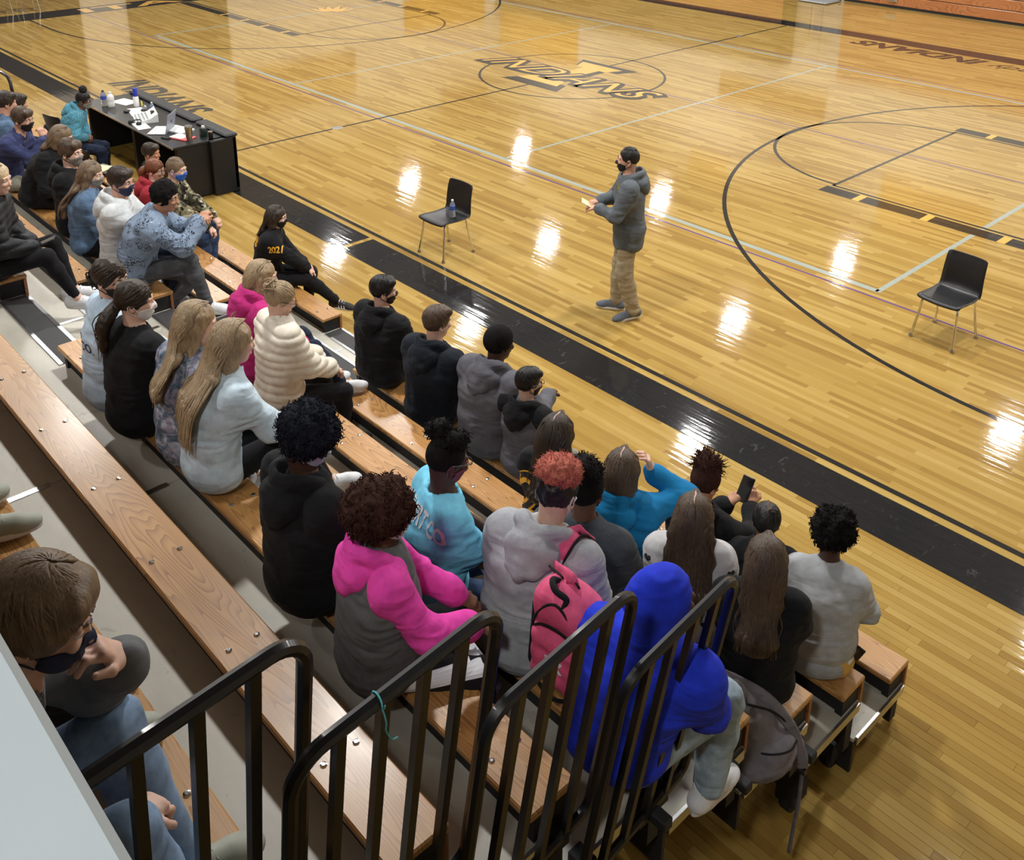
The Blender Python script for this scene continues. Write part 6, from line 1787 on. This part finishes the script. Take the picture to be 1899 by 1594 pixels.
sdf_part('side_panel', [cap((-.128, -.01, -.16), (-.118, -.01, .10), .035, .03, 1.5, (0, 1, 0), .02)], .009, F_BBLK, bp, .002, 7)
sdf_part('side_panel', [cap((.128, -.01, -.16), (.118, -.01, .06), .032, .028, 1.5, (0, 1, 0), .02)], .009, F_BBLK, bp, .002, 8)
m = MB(); m.tube(arcs([(-.09, -.092, .06), (-.05, -.10, .095), (.01, -.10, .105), (.07, -.095, .09), (.10, -.085, .06)], 4), .006, 6); m.build('pocket_piping', F_BBLK, bp, smooth=True)
m = MB(); m.tube(arcs([(-.10, -.085, -.16), (-.105, -.09, .0), (-.08, -.088, .12), (.0, -.085, .20), (.08, -.085, .13), (.108, -.088, .0), (.10, -.085, -.16)], 5), .0055, 6); m.build('edge_piping', F_BBLK, bp, smooth=True)
m = MB(); m.tube(arcs([(-.02, .01, .215), (-.045, -.04, .26), (-.01, -.075, .255), (.03, -.06, .225), (.025, -.07, .19)], 5), .012, 8); m.build('grab_handle', F_BBLK, bp, smooth=True)
strap_end = np.array(Matrix.Rotation(-(Rc['S']['yaw']-.12), 4, 'Z') @ (W('CC', Jc2['shr']*.66+Jc2['neck']*.34+A3(0, -.035, .085))-bp.location))
T_ = Tubes(); sp_ = arcs([A3(0, .03, .20), A3(-.005, .0, .26), (strap_end+A3(.0, -.075, -.075)), strap_end+A3(0, -.03, -.01), strap_end+A3(.0, .06, .01), strap_end+A3(.01, .13, -.06)], 5)
T_.add(sp_, [.036]*len(sp_), 10, .26, A3(0, -1, .3)); v_, f_ = T_.get(); stp = link('shoulder_strap', me_from(v_, f_, 'strap'), F_BPINK, bp)
for sx in (-.036, .036): m = MB(); m.tube([q+A3(sx, -.004, 0) for q in sp_], .005, 5); m.build('strap_piping', F_BBLK, stp)
lv, lf = arcmark(); m = MB(); m.add([(.02+x*.085*.8, -.1205+abs(x)*.004, -.04+y*.085) for x, y in lv], lf); m.build('pocket_logo', M_PRW, bp)
m = MB(); m.tube(arcs([(-.10, -.075, -.205), (.0, -.09, -.235), (.10, -.07, -.20), (.12, -.02, -.225)], 5), .008, 6); m.build('webbing', F_BBLK, bp)

gb = empty('backpack', (11.67, -11.03, .79), .0, 'slumped grey canvas backpack on the deck beside the blue hoodie, strap dangling', 'backpack')
gb.scale = (.95, .95, .95)
sdf_part('main_compartment', [cap((-.08, -.02, .36), (.0, .02, .22), .055, .10, 1.3, (0, 1, 0), .05), cap((.0, .02, .22), (.06, .07, .09), .10, .11, 1.3, (0, 1, 0), .05), ell((.07, .06, .07), (.15, .19, .10), None, .05), plane((0, 0, -1), -.004, 's', .01)], .010, F_BGREY, gb, .020, 4, 16)
sdf_part('front_pocket', [ell((.15, .07, .10), (.06, .13, .08), None, .02)], .009, F_BGREY, gb, .006, 6)
T_ = Tubes()
p_ = arcs([A3(-.13, -.06, .46), A3(-.07, .02, .40), A3(.04, .10, .33), A3(.14, .17, .19), A3(.20, .20, .04), A3(.215, .205, -.04)], 5); T_.add(p_, [.028]*len(p_), 8, .3, A3(.5, -.6, .6))
v_, f_ = T_.get(); link('shoulder_strap', me_from(v_, f_, 'strap'), F_BGREY, gb)
T_ = Tubes(); p_ = arcs([A3(-.15, -.08, .40), A3(-.14, -.07, .48), A3(-.08, -.02, .43), A3(-.03, .0, .34)], 5); T_.add(p_, [.03]*len(p_), 8, .3, A3(.3, .6, .6)); v_, f_ = T_.get(); link('shoulder_strap', me_from(v_, f_, 'strap'), F_BGREY, gb)
m = MB(); m.tube(arcs([(.02, -.02, .36), (.09, .10, .28), (.15, .20, .14), (.12, .23, .05)], 5), .006, 5); m.build('zip', F_BBLK, gb)
m = MB(); m.tube(arcs([(.10, -.05, .155), (.17, .0, .165), (.205, .08, .155), (.185, .17, .13)], 5), .005, 5); m.build('zip', F_BBLK, gb)
m = MB(); m.box((.195, .19, -.075), (.235, .22, -.045), bev=.005); m.build('buckle', M_BLACKPL, gb)
T_ = Tubes(); p_ = arcs([A3(.215, .205, -.06), A3(.218, .205, -.25), A3(.21, .205, -.45), A3(.205, .205, -.62)], 5); T_.add(p_, [.011]*len(p_), 6, .3, A3(0, 1, 0)); v_, f_ = T_.get(); link('strap_tail', me_from(v_, f_, 'strap'), F_BGREY, gb)

# ---------------------------------------------------------------- string tied round the rail of the second panel
RX, RZ = RAIL7
sy = -13.16; sx_ = RX(RZ, sy)
m = MB(); c_ = A3(sx_, sy, RZ)
m.tube([c_+A3(math.cos(a)*.022, (a/10)*.012, math.sin(a)*.022) for a in np.linspace(0, 2*PI, 14)], .0022, 5)
m.tube(arcs([c_+A3(.022, .0, -.004), c_+A3(.026, .006, -.045), c_+A3(.016, .012, -.085), c_+A3(.012, .030, -.125), c_+A3(.012, .045, -.13)], 4), .0020, 5)
o_ = m.build('string', plain('cyan_string', srgb(84, 176, 186), .8)); tag(o_, 'short cyan string tied around the black end rail', 'string')
bbuild(AISLE_RAIL, 'hand_rail', M_BLACK, smooth=True)
